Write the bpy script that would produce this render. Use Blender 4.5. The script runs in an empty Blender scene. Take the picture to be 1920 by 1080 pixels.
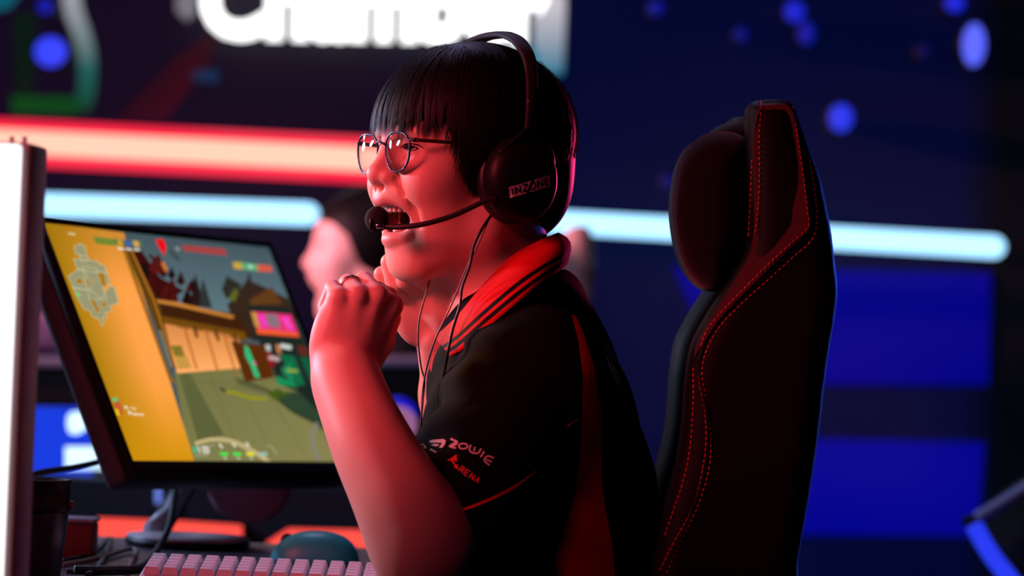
import bpy, bmesh, math, random
import numpy as np
from mathutils import Vector, Matrix
from mathutils.bvhtree import BVHTree

random.seed(7); rng = np.random.default_rng(7)
SC = bpy.context.scene
COL = SC.collection

# ------------------------------------------------------------------ camera
FPX, ZC, ROLL = 7111.0, 1.02, math.radians(2.5)
CAM = np.array([0.0, -4.0, ZC])
RV = np.array([math.cos(ROLL), 0, math.sin(ROLL)])      # camera right
UV = np.array([-math.sin(ROLL), 0, math.cos(ROLL)])     # camera up
YV = np.array([0.0, 1.0, 0.0])
cam_d = bpy.data.cameras.new('camera'); cam = bpy.data.objects.new('camera', cam_d); COL.objects.link(cam)
cam_d.sensor_width = 36.0; cam_d.lens = FPX / 1920 * 36.0
cam_d.clip_start = 0.05; cam_d.clip_end = 100
cam.matrix_world = Matrix(((RV[0], UV[0], 0, CAM[0]), (RV[1], UV[1], -1, CAM[1]), (RV[2], UV[2], 0, CAM[2]), (0, 0, 0, 1)))
cam_d.dof.use_dof = True; cam_d.dof.focus_distance = 3.92; cam_d.dof.aperture_fstop = 4.0
SC.camera = cam

# ------------------------------------------------------------------ world, lights, exposure
SC.view_settings.view_transform = 'Standard'; SC.view_settings.look = 'None'
SC.view_settings.gamma = 1.0; SC.view_settings.use_curve_mapping = False
SC.view_settings.exposure = 0.0
w = bpy.data.worlds.new('dark_hall'); SC.world = w; w.use_nodes = True
w.node_tree.nodes['Background'].inputs[0].default_value = (0.10, 0.14, 0.6, 1)
w.node_tree.nodes['Background'].inputs[1].default_value = 0.008

def area(name, loc, target, size, power, color):
    d = bpy.data.lights.new(name, 'AREA'); d.energy = power; d.color = color; d.shape = 'DISK'; d.size = size
    o = bpy.data.objects.new(name, d); COL.objects.link(o); o.location = loc
    o.rotation_euler = (Vector(target) - Vector(loc)).to_track_quat('-Z', 'Y').to_euler()
    return o
def spot(name, loc, target, angle, power, color, radius=0.12):
    d = bpy.data.lights.new(name, 'SPOT'); d.energy = power; d.color = color; d.spot_size = math.radians(angle); d.spot_blend = 1.0; d.shadow_soft_size = radius
    o = bpy.data.objects.new(name, d); COL.objects.link(o); o.location = loc
    o.rotation_euler = (Vector(target) - Vector(loc)).to_track_quat('-Z', 'Y').to_euler()
    return o
spot('stage_spot_red', (-1.6, -1.1, 1.75), (-0.17, -0.12, 1.00), 26, 310, (1, 0.08, 0.115), 0.42)
area('stage_wash_red', (-1.2, -2.4, 2.3), (0.05, 0, 1.0), 0.6, 5.5, (1, 0.05, 0.08))
spot('stage_spot_amber', (-1.3, 1.25, 1.55), (-0.11, 0.0, 1.02), 12, 90, (1, 0.42, 0.14), 0.06)
area('desk_light_cool', (-1.4, 1.05, 1.35), (-0.3, 0.5, 0.69), 0.25, 16, (0.45, 0.6, 1.0))
spot('stage_spot_pink', (-1.9, 0.42, 1.5), (-0.18, -0.1, 1.0), 24, 105, (1, 0.58, 0.70), 0.12)
area('stage_top_cool', (-0.5, 1.9, 3.2), (0.25, 0.0, 1.2), 0.5, 13, (0.6, 0.55, 1.0))
spot('stage_back_blue', (1.6, 2.2, 1.3), (0.36, 0.1, 0.85), 17, 260, (0.05, 0.12, 1.0), 0.1)
spot('stage_spot_magenta', (1.15, 2.5, 1.2), (0.03, 0.05, 1.14), 9, 110, (1, 0.04, 0.22), 0.08)
spot('rear_stage_spot', (-2.4, 1.9, 1.75), (-0.05, 2.75, 1.1), 34, 560, (1, 0.36, 0.48), 0.15)

# ------------------------------------------------------------------ helpers
def lin(r, g, b):
    f = lambda c: (c / 255 / 12.92) if c / 255 <= 0.04045 else ((c / 255 + 0.055) / 1.055) ** 2.4
    return (f(r), f(g), f(b))

def I(px, py, Y=0.0):
    """photo pixel at world depth Y -> camera-aligned coordinates (right, depth, up), metres"""
    D = Y + 4.0
    return np.array([(px - 960) / FPX * D, Y, (540 - py) / FPX * D])
def toW(P):
    P = np.asarray(P, float)
    return CAM + P[..., 0:1] * RV + (P[..., 1:2] + 4.0) * YV + P[..., 2:3] * UV
def at(px, py, Y=0.0): return toW(I(px, py, Y))
def to_px(Pw):
    d = np.asarray(Pw, float) - CAM
    D = d @ YV
    return np.stack([960 + (d @ RV) / D * FPX, 540 - (d @ UV) / D * FPX], -1)

def empty(name, loc, label, cat, group=None):
    o = bpy.data.objects.new(name, None); COL.objects.link(o); o.location = loc; o.empty_display_size = 0.05
    o['label'] = label; o['category'] = cat
    if group: o['group'] = group
    return o
def wloc(o):
    p = np.array(o.location)
    while o.parent: o = o.parent; p = p + np.array(o.location)
    return p
def obj(name, vf, mats, parent=None, smooth=True, fmat=None, attrs=None, loc=None):
    v, f = vf
    v = np.asarray(v, float)
    base = wloc(parent) if parent else np.zeros(3)
    if loc is None:
        loc = np.zeros(3) if parent else np.array([v[:, 0].mean(), v[:, 1].mean(), v[:, 2].min()])
    else: loc = np.asarray(loc, float) - base
    v = v - base - loc
    me = bpy.data.meshes.new(name)
    me.from_pydata(v.tolist(), [], f.tolist() if isinstance(f, np.ndarray) else f)
    if not isinstance(mats, (list, tuple)): mats = [mats]
    for m in mats: me.materials.append(m)
    if fmat is not None: me.polygons.foreach_set('material_index', np.asarray(fmat, np.int32))
    if smooth: me.polygons.foreach_set('use_smooth', np.ones(len(me.polygons), bool))
    for k, a in (attrs or {}).items():
        a = np.asarray(a, np.float32)
        if a.ndim == 1:
            me.attributes.new(k, 'FLOAT', 'POINT').data.foreach_set('value', a)
        else:
            a4 = np.ones((len(a), 4), np.float32); a4[:, :3] = a
            me.attributes.new(k, 'FLOAT_COLOR', 'POINT').data.foreach_set('color', a4.ravel())
    me.update()
    o = bpy.data.objects.new(name, me); COL.objects.link(o); o.location = loc
    if parent: o.parent = parent
    return o
def tag(o, label, cat, group=None):
    o['label'] = label; o['category'] = cat
    if group: o['group'] = group
    return o
def struct(o): o['kind'] = 'structure'; return o
def join(parts):
    V, Fc, n = [], [], 0
    for v, f in parts:
        v = np.asarray(v, float); V.append(v)
        Fc += [[i + n for i in q] for q in (f.tolist() if isinstance(f, np.ndarray) else f)]
        n += len(v)
    return np.concatenate(V), Fc
def autosmooth(o, ang=35):
    me = o.data
    bm = bmesh.new(); bm.from_mesh(me)
    for e in bm.edges:
        e.smooth = (len(e.link_faces) == 2 and e.calc_face_angle(0) < math.radians(ang))
    bm.to_mesh(me); bm.free(); return o

def rbox(c, s, r=0.004, seg=3, M=None):
    bm = bmesh.new(); bmesh.ops.create_cube(bm, size=1)
    for v in bm.verts: v.co = Vector((v.co.x * s[0], v.co.y * s[1], v.co.z * s[2]))
    if r > 0: bmesh.ops.bevel(bm, geom=bm.edges[:], offset=r, segments=seg, profile=0.5, affect='EDGES')
    bm.verts.index_update()
    v = np.array([x.co[:] for x in bm.verts]); f = [[x.index for x in q.verts] for q in bm.faces]; bm.free()
    if M is not None: v = v @ np.asarray(M).T          # columns of M are the box axes
    return v + np.asarray(c), f
def tube(pts, r, n=8, caps=True):
    P = np.asarray(pts, float); m = len(P)
    R = np.full(m, r) if np.isscalar(r) else np.asarray(r, float)
    T = np.gradient(P, axis=0); T /= np.linalg.norm(T, axis=1)[:, None] + 1e-12
    ref = np.array([0, 0, 1.0]) if abs(T[0, 2]) < 0.9 else np.array([1.0, 0, 0])
    N = np.cross(T[0], ref); N /= np.linalg.norm(N); V = []
    for i in range(m):
        N = N - T[i] * (N @ T[i]); N /= np.linalg.norm(N); B = np.cross(T[i], N)
        for k in range(n):
            a = 2 * math.pi * k / n; V.append(P[i] + R[i] * (math.cos(a) * N + math.sin(a) * B))
    Fc = [[i * n + k, i * n + (k + 1) % n, (i + 1) * n + (k + 1) % n, (i + 1) * n + k] for i in range(m - 1) for k in range(n)]
    if caps: Fc += [list(range(n))[::-1], list(range((m - 1) * n, m * n))]
    return np.array(V), Fc
def spline(pts, n=40, closed=False):
    P = np.asarray(pts, float); m = len(P)
    segs = m if closed else m - 1
    per = max(2, n // segs); out = []
    for i in range(segs):
        if closed: p0, p1, p2, p3 = P[(i - 1) % m], P[i], P[(i + 1) % m], P[(i + 2) % m]
        else: p0, p1, p2, p3 = P[max(i - 1, 0)], P[i], P[i + 1], P[min(i + 2, m - 1)]
        for t in np.linspace(0, 1, per, endpoint=False):
            out.append(0.5 * ((2 * p1) + (-p0 + p2) * t + (2 * p0 - 5 * p1 + 4 * p2 - p3) * t * t + (-p0 + 3 * p1 - 3 * p2 + p3) * t ** 3))
    if not closed: out.append(P[-1])
    return np.array(out)
def loft(rings, closed=True, cap0=True, cap1=True):
    n = len(rings[0]); V = np.concatenate([np.asarray(r, float) for r in rings]); Fc = []
    kk = n if closed else n - 1
    for i in range(len(rings) - 1):
        for k in range(kk): Fc.append([i * n + k, i * n + (k + 1) % n, (i + 1) * n + (k + 1) % n, (i + 1) * n + k])
    if cap0: Fc.append(list(range(n))[::-1])
    if cap1: Fc.append(list(range((len(rings) - 1) * n, len(rings) * n)))
    return V, Fc
def lathe(c, prof, n=40, ax=(1, 0, 0), ay=(0, 1, 0), az=(0, 0, 1), e=(1, 1)):
    c, ax, ay, az = map(np.asarray, (c, ax, ay, az)); rings = []
    for r, z in prof:
        a = np.arange(n) * 2 * math.pi / n
        rings.append(c + np.outer(np.cos(a) * r * e[0], ax) + np.outer(np.sin(a) * r * e[1], ay) + z * az)
    return loft(rings)
def sphere(c, r, n=16, axes=np.eye(3)):
    r = np.full(3, r) if np.isscalar(r) else np.asarray(r, float)
    V, Fc = lathe((0, 0, 0), [(math.sin(t), -math.cos(t)) for t in np.linspace(0.02, math.pi - 0.02, n)], n * 2)
    return (V * r) @ np.asarray(axes) + np.asarray(c), Fc
def slab(outline, thick_vec, r=0.0):
    """polygon (world points) extruded by a vector"""
    P = np.asarray(outline, float); t = np.asarray(thick_vec, float); n = len(P)
    V = np.concatenate([P, P + t])
    Fc = [list(range(n)), list(range(n, 2 * n))[::-1]] + [[i, i + n, (i + 1) % n + n, (i + 1) % n] for i in range(n)]
    return V, Fc

# ------------------------------------------------------------------ materials (all procedural)
def pmat(name, rgb, rough=0.5, metal=0.0, var=0.12, scale=60.0, bump=0.0, bscale=300.0, spec=0.5, sss=0.0, coat=0.0, attr=None, sheen=0.0):
    m = bpy.data.materials.new(name); m.use_nodes = True; nt = m.node_tree; p = nt.nodes['Principled BSDF']
    p.inputs['Roughness'].default_value = rough; p.inputs['Metallic'].default_value = metal
    p.inputs['Specular IOR Level'].default_value = spec; p.inputs['Coat Weight'].default_value = coat
    p.inputs['Sheen Weight'].default_value = sheen
    tc = nt.nodes.new('ShaderNodeTexCoord')
    nz = nt.nodes.new('ShaderNodeTexNoise'); nz.inputs['Scale'].default_value = scale; nz.inputs['Detail'].default_value = 4
    nt.links.new(tc.outputs['Object'], nz.inputs['Vector'])
    mr = nt.nodes.new('ShaderNodeMapRange'); mr.inputs['To Min'].default_value = 1 - var; mr.inputs['To Max'].default_value = 1 + var
    nt.links.new(nz.outputs['Fac'], mr.inputs['Value'])
    vm = nt.nodes.new('ShaderNodeVectorMath'); vm.operation = 'SCALE'
    if attr:
        at_ = nt.nodes.new('ShaderNodeAttribute'); at_.attribute_name = attr; nt.links.new(at_.outputs['Color'], vm.inputs[0])
    else: vm.inputs[0].default_value = rgb
    nt.links.new(mr.outputs['Result'], vm.inputs['Scale']); nt.links.new(vm.outputs['Vector'], p.inputs['Base Color'])
    if bump > 0:
        n2 = nt.nodes.new('ShaderNodeTexNoise'); n2.inputs['Scale'].default_value = bscale; n2.inputs['Detail'].default_value = 3
        nt.links.new(tc.outputs['Object'], n2.inputs['Vector'])
        b = nt.nodes.new('ShaderNodeBump'); b.inputs['Strength'].default_value = bump; b.inputs['Distance'].default_value = 0.001
        nt.links.new(n2.outputs['Fac'], b.inputs['Height']); nt.links.new(b.outputs['Normal'], p.inputs['Normal'])
    if sss > 0:
        p.inputs['Subsurface Weight'].default_value = sss; p.inputs['Subsurface Radius'].default_value = (1, 0.35, 0.2); p.inputs['Subsurface Scale'].default_value = 0.006
    return m
def emat(name, rgb, strength=1.0, attr=None, spec=0.1):
    m = bpy.data.materials.new(name); m.use_nodes = True; nt = m.node_tree; p = nt.nodes['Principled BSDF']
    p.inputs['Base Color'].default_value = (0.01, 0.01, 0.01, 1); p.inputs['Roughness'].default_value = 0.4
    p.inputs['Specular IOR Level'].default_value = spec
    p.inputs['Emission Color'].default_value = (*rgb, 1); p.inputs['Emission Strength'].default_value = strength
    if attr:
        a = nt.nodes.new('ShaderNodeAttribute'); a.attribute_name = attr; nt.links.new(a.outputs['Color'], p.inputs['Emission Color'])
    return m
M = {}
M['skin'] = pmat('skin', (.8, .5, .4), 0.48, var=0.06, scale=90, bump=0.12, bscale=900, spec=0.4, sss=0.12, attr='tone')
M['skin_bg'] = pmat('skin_background', (.75, .48, .4), 0.5, var=0.06)
M['hair'] = pmat('black_hair', (.004, .0035, .0035), 0.5, var=0.5, scale=200, spec=0.13)
M['black_plastic'] = pmat('black_plastic', (.006, .006, .007), 0.42, var=0.15, bump=0.05, spec=0.17)
M['black_matte'] = pmat('black_matte', (.008, .008, .009), 0.7, var=0.15, bump=0.1)
M['foam'] = pmat('foam', (.008, .008, .008), 0.95, var=0.4, scale=600, bump=0.6, bscale=900)
M['leatherette'] = pmat('ear_leatherette', (.005, .005, .005), 0.5, var=0.2, bump=0.15, bscale=500)
M['shirt_red'] = pmat('shirt_red', (.62, .012, .012), 0.8, var=0.12, scale=300, bump=0.3, bscale=1200, spec=0.2)
M['shirt_black'] = pmat('shirt_black', (.006, .006, .007), 0.75, var=0.2, scale=300, bump=0.3, bscale=1200, spec=0.15)
M['print_white'] = pmat('print_white', (.72, .66, .66), 0.6, var=0.05)
M['print_red'] = pmat('print_red', (.75, .015, .015), 0.6, var=0.05)
M['trousers'] = pmat('trousers', (.010, .010, .014), 0.85, var=0.2)
M['chair_black'] = pmat('chair_black', (.0042, .0042, .0042), 0.6, var=0.25, scale=150, bump=0.35, bscale=700, spec=0.15)
M['chair_red'] = pmat('chair_dark_red_leather', (.06, .006, .008), 0.5, var=0.2, scale=120, bump=0.35, bscale=700, spec=0.25)
M['cushion'] = pmat('cushion_velour', (.003, .003, .004), 0.85, var=0.3, scale=400, bump=0.3, bscale=1500, spec=0.15, sheen=0.1)
M['stitch'] = pmat('red_thread', (.65, .02, .03), 0.6, var=0.1)
M['metal'] = pmat('grey_metal', (.5, .5, .52), 0.3, 1.0, var=0.05)
M['glass_frame'] = pmat('spectacle_metal', (.07, .075, .13), 0.25, 1.0, var=0.05)
M['temple'] = pmat('temple_acetate', (.05, .010, .012), 0.3, var=0.1)
M['silver'] = pmat('silver', (.85, .83, .84), 0.18, 1.0, var=0.03)
M['teeth'] = pmat('teeth', (.80, .74, .64), 0.3, var=0.04)
M['tongue'] = pmat('tongue', (.35, .06, .06), 0.4, var=0.15)
M['sclera'] = pmat('sclera', (.75, .7, .68), 0.2, var=0.03)
M['iris'] = pmat('iris', (.012, .006, .005), 0.15, var=0.1)
M['cable'] = pmat('cable_rubber', (.012, .010, .010), 0.5, var=0.1)
M['cable_grey'] = pmat('cable_grey', (.16, .13, .13), 0.45, var=0.1)
M['bezel'] = pmat('bezel_black', (.010, .009, .011), 0.6, var=0.2, bump=0.2, bscale=800, spec=0.12)
M['monitor_side'] = pmat('monitor_side_plastic', (.045, .048, .06), 0.55, var=0.2, bump=0.3, bscale=900)
M['desk'] = pmat('desk_laminate', (.06, .06, .075), 0.35, var=0.15)
M['stand_grey'] = pmat('stand_grey', (.35, .33, .36), 0.4, var=0.08)
M['keycap'] = pmat('keycap_white', (.60, .66, .74), 0.5, var=0.06)
M['keyboard_case'] = pmat('keyboard_case', (.55, .60, .68), 0.5, var=0.06)
M['teal'] = pmat('mouse_teal', (.03, .72, .85), 0.4, var=0.1)
M['panel_frame'] = pmat('panel_frame', (.62, .42, .45), 0.5, var=0.08)
M['hall_dark'] = pmat('hall_dark', (.010, .010, .018), 0.8, var=0.2, scale=3)
M['floor'] = pmat('stage_floor', (.012, .012, .018), 0.35, var=0.3, scale=6)
M['cup'] = pmat('tumbler_black', (.012, .010, .012), 0.35, var=0.15)

# ------------------------------------------------------------------ implicit surfaces (camera-aligned coordinates)
def smin(a, b, k):
    if k <= 0: return np.minimum(a, b)
    h = np.clip(0.5 + 0.5 * (b - a) / k, 0, 1)
    return b + (a - b) * h - k * h * (1 - h)
def smax(a, b, k): return -smin(-a, -b, k)
class Frame:
    def __init__(s, O, A, B, C): s.O = np.asarray(O, float); s.ax = [np.asarray(x, float) / np.linalg.norm(x) for x in (A, B, C)]
    def p(s, a, b, c): return s.O + a * s.ax[0] + b * s.ax[1] + c * s.ax[2]
    def mm(s, a, b, c): return s.p(a / 1000, b / 1000, c / 1000)
    def loc(s, P): d = np.asarray(P) - s.O; return np.stack([d @ a for a in s.ax], -1)
WORLD = Frame((0, 0, 0), (1, 0, 0), (0, 1, 0), (0, 0, 1))
def ell(c, r, fr=WORLD):
    """ellipsoid, centre and radii in the frame"""
    C = fr.p(*c); r = np.asarray(r, float)
    ext = np.sqrt(sum((r[i] * fr.ax[i]) ** 2 for i in range(3)))
    def fn(X, Y, Z):
        q0 = q1 = 0
        for i in range(3):
            t = (X - C[0]) * fr.ax[i][0] + (Y - C[1]) * fr.ax[i][1] + (Z - C[2]) * fr.ax[i][2]
            q0 = q0 + (t / r[i]) ** 2; q1 = q1 + (t / r[i] ** 2) ** 2
        k0 = np.sqrt(q0); return k0 * (k0 - 1) / (np.sqrt(q1) + 1e-6)
    return fn, C - ext, C + ext
def elm(c, r, fr): return ell(np.array(c) / 1000, np.array(r) / 1000, fr)
def cone(a, b, ra, rb):
    a, b = np.asarray(a, float), np.asarray(b, float); ba = b - a; L2 = ba @ ba
    def fn(X, Y, Z):
        t = np.clip(((X - a[0]) * ba[0] + (Y - a[1]) * ba[1] + (Z - a[2]) * ba[2]) / L2, 0, 1)
        return np.sqrt((X - a[0] - t * ba[0]) ** 2 + (Y - a[1] - t * ba[1]) ** 2 + (Z - a[2] - t * ba[2]) ** 2) - (ra + (rb - ra) * t)
    m = max(ra, rb)
    return fn, np.minimum(a - ra, b - rb), np.maximum(a + ra, b + rb)
def chain(pts, rad, k=0.003):
    prims = [cone(pts[i], pts[i + 1], rad[i], rad[i + 1]) for i in range(len(pts) - 1)]
    def fn(X, Y, Z):
        d = prims[0][0](X, Y, Z)
        for p in prims[1:]: d = smin(d, p[0](X, Y, Z), k)
        return d
    return fn, np.min([p[1] for p in prims], 0), np.max([p[2] for p in prims], 0)
def group(prims, k):
    def fn(X, Y, Z):
        d = prims[0][0](X, Y, Z)
        for p in prims[1:]: d = smin(d, p[0](X, Y, Z), k)
        return d
    return fn, np.min([p[1] for p in prims], 0), np.max([p[2] for p in prims], 0)
class Grid:
    def __init__(s, lo, hi, h):
        s.lo = np.asarray(lo, float); s.h = h; s.n = np.ceil((np.asarray(hi) - s.lo) / h).astype(int) + 1
        s.V = np.full(s.n, 0.03, np.float32)
    def _sl(s, lo, hi, m):
        a = np.clip(np.floor((lo - m - s.lo) / s.h).astype(int), 0, s.n); b = np.clip(np.ceil((hi + m - s.lo) / s.h).astype(int) + 1, 0, s.n)
        X, Y, Z = [(s.lo[i] + s.h * np.arange(a[i], b[i])).astype(np.float32) for i in range(3)]
        return tuple(slice(a[i], b[i]) for i in range(3)), X[:, None, None], Y[None, :, None], Z[None, None, :]
    def add(s, prim, k=0.005):
        sl, X, Y, Z = s._sl(prim[1], prim[2], k + 4 * s.h)
        if s.V[sl].size: s.V[sl] = smin(s.V[sl], prim[0](X, Y, Z), k)
    def sub(s, prim, k=0.003):
        sl, X, Y, Z = s._sl(prim[1], prim[2], k + 4 * s.h)
        if s.V[sl].size: s.V[sl] = smax(s.V[sl], -prim[0](X, Y, Z), k)
    def mesh(s):
        V = s.V; h = s.h
        V[0], V[-1], V[:, 0], V[:, -1], V[:, :, 0], V[:, :, -1] = [np.maximum(q, 1e-4) for q in (V[0], V[-1], V[:, 0], V[:, -1], V[:, :, 0], V[:, :, -1])]
        ins = V < 0
        cnt = np.zeros([q - 1 for q in V.shape], np.uint8)
        offs = [(i, j, k) for i in (0, 1) for j in (0, 1) for k in (0, 1)]
        nx, ny, nz = cnt.shape
        for i, j, k in offs: cnt += ins[i:i + nx, j:j + ny, k:k + nz]
        cells = np.argwhere((cnt > 0) & (cnt < 8)); m = len(cells)
        ids = np.full(cnt.shape, -1, np.int32); ids[tuple(cells.T)] = np.arange(m)
        cv = np.stack([V[cells[:, 0] + i, cells[:, 1] + j, cells[:, 2] + k] for i, j, k in offs], 1)
        acc = np.zeros((m, 3)); c = np.zeros(m)
        for p in range(8):
            for ax, bit in ((0, 4), (1, 2), (2, 1)):
                if p & bit: continue
                q = p | bit; a, b = cv[:, p], cv[:, q]; mk = (a < 0) != (b < 0)
                t = np.where(mk, a / np.where(mk, a - b, 1), 0)
                pos = np.repeat(np.array(offs[p], float)[None], m, 0); pos[:, ax] += t
                acc[mk] += pos[mk]; c[mk] += 1
        P = s.lo + h * (cells + acc / c[:, None])
        faces = []
        for ax in range(3):
            b_, c_ = (ax + 1) % 3, (ax + 2) % 3
            s0 = [slice(None)] * 3; s1 = [slice(None)] * 3
            s0[ax] = slice(0, -1); s1[ax] = slice(1, None)
            for q in (b_, c_):
                s0[q] = slice(1, -1); s1[q] = slice(1, -1)
            A, B = ins[tuple(s0)], ins[tuple(s1)]
            e = np.argwhere(A != B)
            if not len(e): continue
            flip = ~A[tuple(e.T)]
            e[:, b_] += 1; e[:, c_] += 1
            def cid(db, dc):
                q = e.copy(); q[:, b_] += db; q[:, c_] += dc; return ids[tuple(q.T)]
            quad = np.stack([cid(-1, -1), cid(0, -1), cid(0, 0), cid(-1, 0)], 1)
            quad[flip] = quad[flip][:, ::-1]; faces.append(quad)
        Fc = np.concatenate(faces); Fc = Fc[(Fc >= 0).all(1)]
        return P, Fc
def polydist(poly, X, Y):
    """signed distance to a 2-D polygon, negative inside"""
    poly = np.asarray(poly, float); d = np.full(X.shape, 1e9); ins = np.zeros(X.shape, bool); n = len(poly)
    for i in range(n):
        a, b = poly[i], poly[(i + 1) % n]; e = b - a
        t = np.clip(((X - a[0]) * e[0] + (Y - a[1]) * e[1]) / (e @ e + 1e-18), 0, 1)
        d = np.minimum(d, (X - a[0] - t * e[0]) ** 2 + (Y - a[1] - t * e[1]) ** 2)
        c = (a[1] > Y) != (b[1] > Y)
        xi = a[0] + (Y - a[1]) * e[0] / (e[1] if abs(e[1]) > 1e-12 else 1e-12)
        ins ^= c & (X < xi)
    d = np.sqrt(d); return np.where(ins, -d, d)
def extrude_sdf(outline_aligned, y0, y1, r, h, extra=None):
    """outline (right, up) extruded in depth with rounded edges"""
    o = np.asarray(outline_aligned); lo = np.array([o[:, 0].min(), y0, o[:, 1].min()]) - 3 * h; hi = np.array([o[:, 0].max(), y1, o[:, 1].max()]) + 3 * h
    g = Grid(lo, hi, h)
    X = g.lo[0] + h * np.arange(g.n[0]); Z = g.lo[2] + h * np.arange(g.n[2]); Y = g.lo[1] + h * np.arange(g.n[1])
    d2 = polydist(o, *np.meshgrid(X, Z, indexing='ij'))[:, None, :] + r
    dy = (np.abs(Y - (y0 + y1) / 2) - (y1 - y0) / 2 + r)[None, :, None]
    g.V = (np.minimum(np.maximum(d2, dy), 0) + np.sqrt(np.maximum(d2, 0) ** 2 + np.maximum(dy, 0) ** 2) - r).astype(np.float32)
    if extra: extra(g)
    P, Fc = g.mesh(); return toW(P), Fc
def bvh(vf):
    v, f = vf; return BVHTree.FromPolygons([Vector(p) for p in v], f.tolist() if isinstance(f, np.ndarray) else f)
def project(tree, pts_px, off=0.0008, Yfallback=-0.2):
    """where the photo's pixel rays meet a surface, lifted a little off it"""
    out = []; last = None
    for p in pts_px:
        d = RV * (p[0] - 960) / FPX + UV * (540 - p[1]) / FPX + YV; L = np.linalg.norm(d); d = d / L
        hit = tree.ray_cast(Vector(CAM), Vector(d))
        if hit[0] is None: t = last if last else (4 + Yfallback) * L
        else: t = hit[3]
        last = t; out.append(CAM + d * (t - off))
    return np.array(out)
def ribbon_px(tree, line, wpx, off=0.0008, taper=False, step=3.0):
    """printed line of a given pixel width lying on a surface"""
    L = np.asarray(line, float)
    seg = np.linalg.norm(np.diff(L, axis=0), axis=1); s = np.concatenate([[0], np.cumsum(seg)])
    n = max(2, int(s[-1] / step) + 1); t = np.union1d(np.linspace(0, s[-1], n), s)
    P = np.stack([np.interp(t, s, L[:, i]) for i in (0, 1)], 1)
    T = np.gradient(P, axis=0); T /= np.linalg.norm(T, axis=1)[:, None] + 1e-9; N = np.stack([-T[:, 1], T[:, 0]], 1)
    wv = np.full(len(P), wpx / 2.0)
    if taper: wv *= np.minimum(1, 0.25 + 3 * np.minimum(t, s[-1] - t) / s[-1])
    V = np.concatenate([project(tree, P + N * wv[:, None], off), project(tree, P - N * wv[:, None], off)]); m = len(P)
    return V, [[i, i + 1, m + i + 1, m + i] for i in range(m - 1)]
def poly_px(tree, poly, off=0.0008):
    return project(tree, poly, off), [list(range(len(poly)))]

# ================================================================== the hall
def quadbox(lo, hi): lo, hi = np.array(lo, float), np.array(hi, float); return rbox((lo + hi) / 2, hi - lo, 0)
struct(obj('floor', quadbox((-4, -5, -0.1), (4.5, 3.9, 0)), M['floor'], smooth=False))['label'] = 'dark polished stage floor'
struct(obj('wall_back', quadbox((-4, 3.7, 0), (4.5, 3.9, 4.2)), M['hall_dark'], smooth=False))['label'] = 'dark rear wall of the hall'

WY = 3.6    # plane of the video wall
def rect(x0, y0, x1, y1): return [(x0, y0), (x1, y0), (x1, y1), (x0, y1)]
M['screen'] = emat('screen_pixels', (1, 1, 1), 1.0, attr='Col')
def glow_patch(polys, Y, dy=0.0):
    """list of (pixel polygon, colours per corner or one colour) -> one flat emissive mesh at depth Y"""
    parts, cols = [], []
    for i, (poly, c) in enumerate(polys):
        v = np.array([at(p[0], p[1], Y - dy * i) for p in poly]); parts.append((v, [list(range(len(poly)))]))
        c = np.asarray(c, float); cols.append(np.tile(c, (len(poly), 1)) if c.ndim == 1 else c)
    v, f = join(parts); return v, f, np.concatenate(cols)

vw = empty('video_wall', at(960, 540, WY) * np.array([1, 1, 0]), 'huge dark video wall with purple left half and navy right half behind the stage', 'video wall')
NAVY, PURP, BLK = np.array(lin(1, 6, 46)), np.array(lin(17, 9, 30)), np.array(lin(1, 3, 9))
xs = [-250, 300, 700, 1000, 1100, 1500, 1800, 1870, 2200]; cs = [PURP, PURP, PURP * .9, NAVY * .8, NAVY, NAVY, NAVY * .9, BLK, BLK]
ys = [-250, 250, 520, 760, 1000, 1250]
V = np.array([at(x, y, WY) for y in ys for x in xs]); C = np.array([c * (1.15 if y > 300 else 1.0) for y in ys for c in cs]); n = len(xs)
Fq = [[j * n + i, (j + 1) * n + i, (j + 1) * n + i + 1, j * n + i + 1] for j in range(len(ys) - 1) for i in range(n - 1)]
obj('display_surface', (V, Fq), M['screen'], vw, smooth=False, attrs={'Col': C})
# picture elements on the video wall
def graphic(name, polys, Y=WY - 0.012, dy=0.002):
    v, f, c = glow_patch(polys, Y, dy); return obj(name, (v, f), M['screen'], vw, smooth=False, attrs={'Col': c})
BL1, BL2 = np.array(lin(0, 0, 132)), np.array(lin(2, 4, 142))
graphic('blue_panel', [([(1262, 500), (1858, 512), (1853, 722), (1400, 720), (1330, 650)], BL1)])
graphic('blue_panel', [([(1300, 818), (1846, 830), (1832, 1005), (1330, 1000)], BL2)])
graphic('teal_border', [([(1012, -60), (1060, -60), (1060, 20), (1012, 20)], [lin(200, 195, 205)] * 4),
                        ([(1000, 20), (1060, 20), (1056, 140), (1000, 140)], [lin(195, 190, 200), lin(195, 190, 200), lin(20, 110, 140), lin(40, 130, 160)]),
                        ([(960, 90), (1010, 90), (1010, 170), (960, 170)], [lin(30, 120, 150)] * 4)])
cur = spline([(128, -40), (138, 20), (152, 60), (162, 100), (164, 140), (160, 180), (150, 205)], 30); wd = 17
NN = np.gradient(cur, axis=0); NN /= np.linalg.norm(NN, axis=1)[:, None]; NN = np.stack([-NN[:, 1], NN[:, 0]], 1)
rib = []
def ramp(t): 
    a, b, c = np.array(lin(165, 165, 175)), np.array(lin(30, 90, 90)), np.array(lin(8, 60, 25))
    return a + (b - a) * min(1, t * 1.6) if t < .62 else b + (c - b) * (t - .62) / .38
for i in range(len(cur) - 1):
    rib.append(([cur[i] + NN[i] * wd, cur[i] - NN[i] * wd, cur[i + 1] - NN[i + 1] * wd, cur[i + 1] + NN[i + 1] * wd], [ramp(i / 30)] * 2 + [ramp((i + 1) / 30)] * 2))
graphic('curved_band', rib, dy=0)
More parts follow.
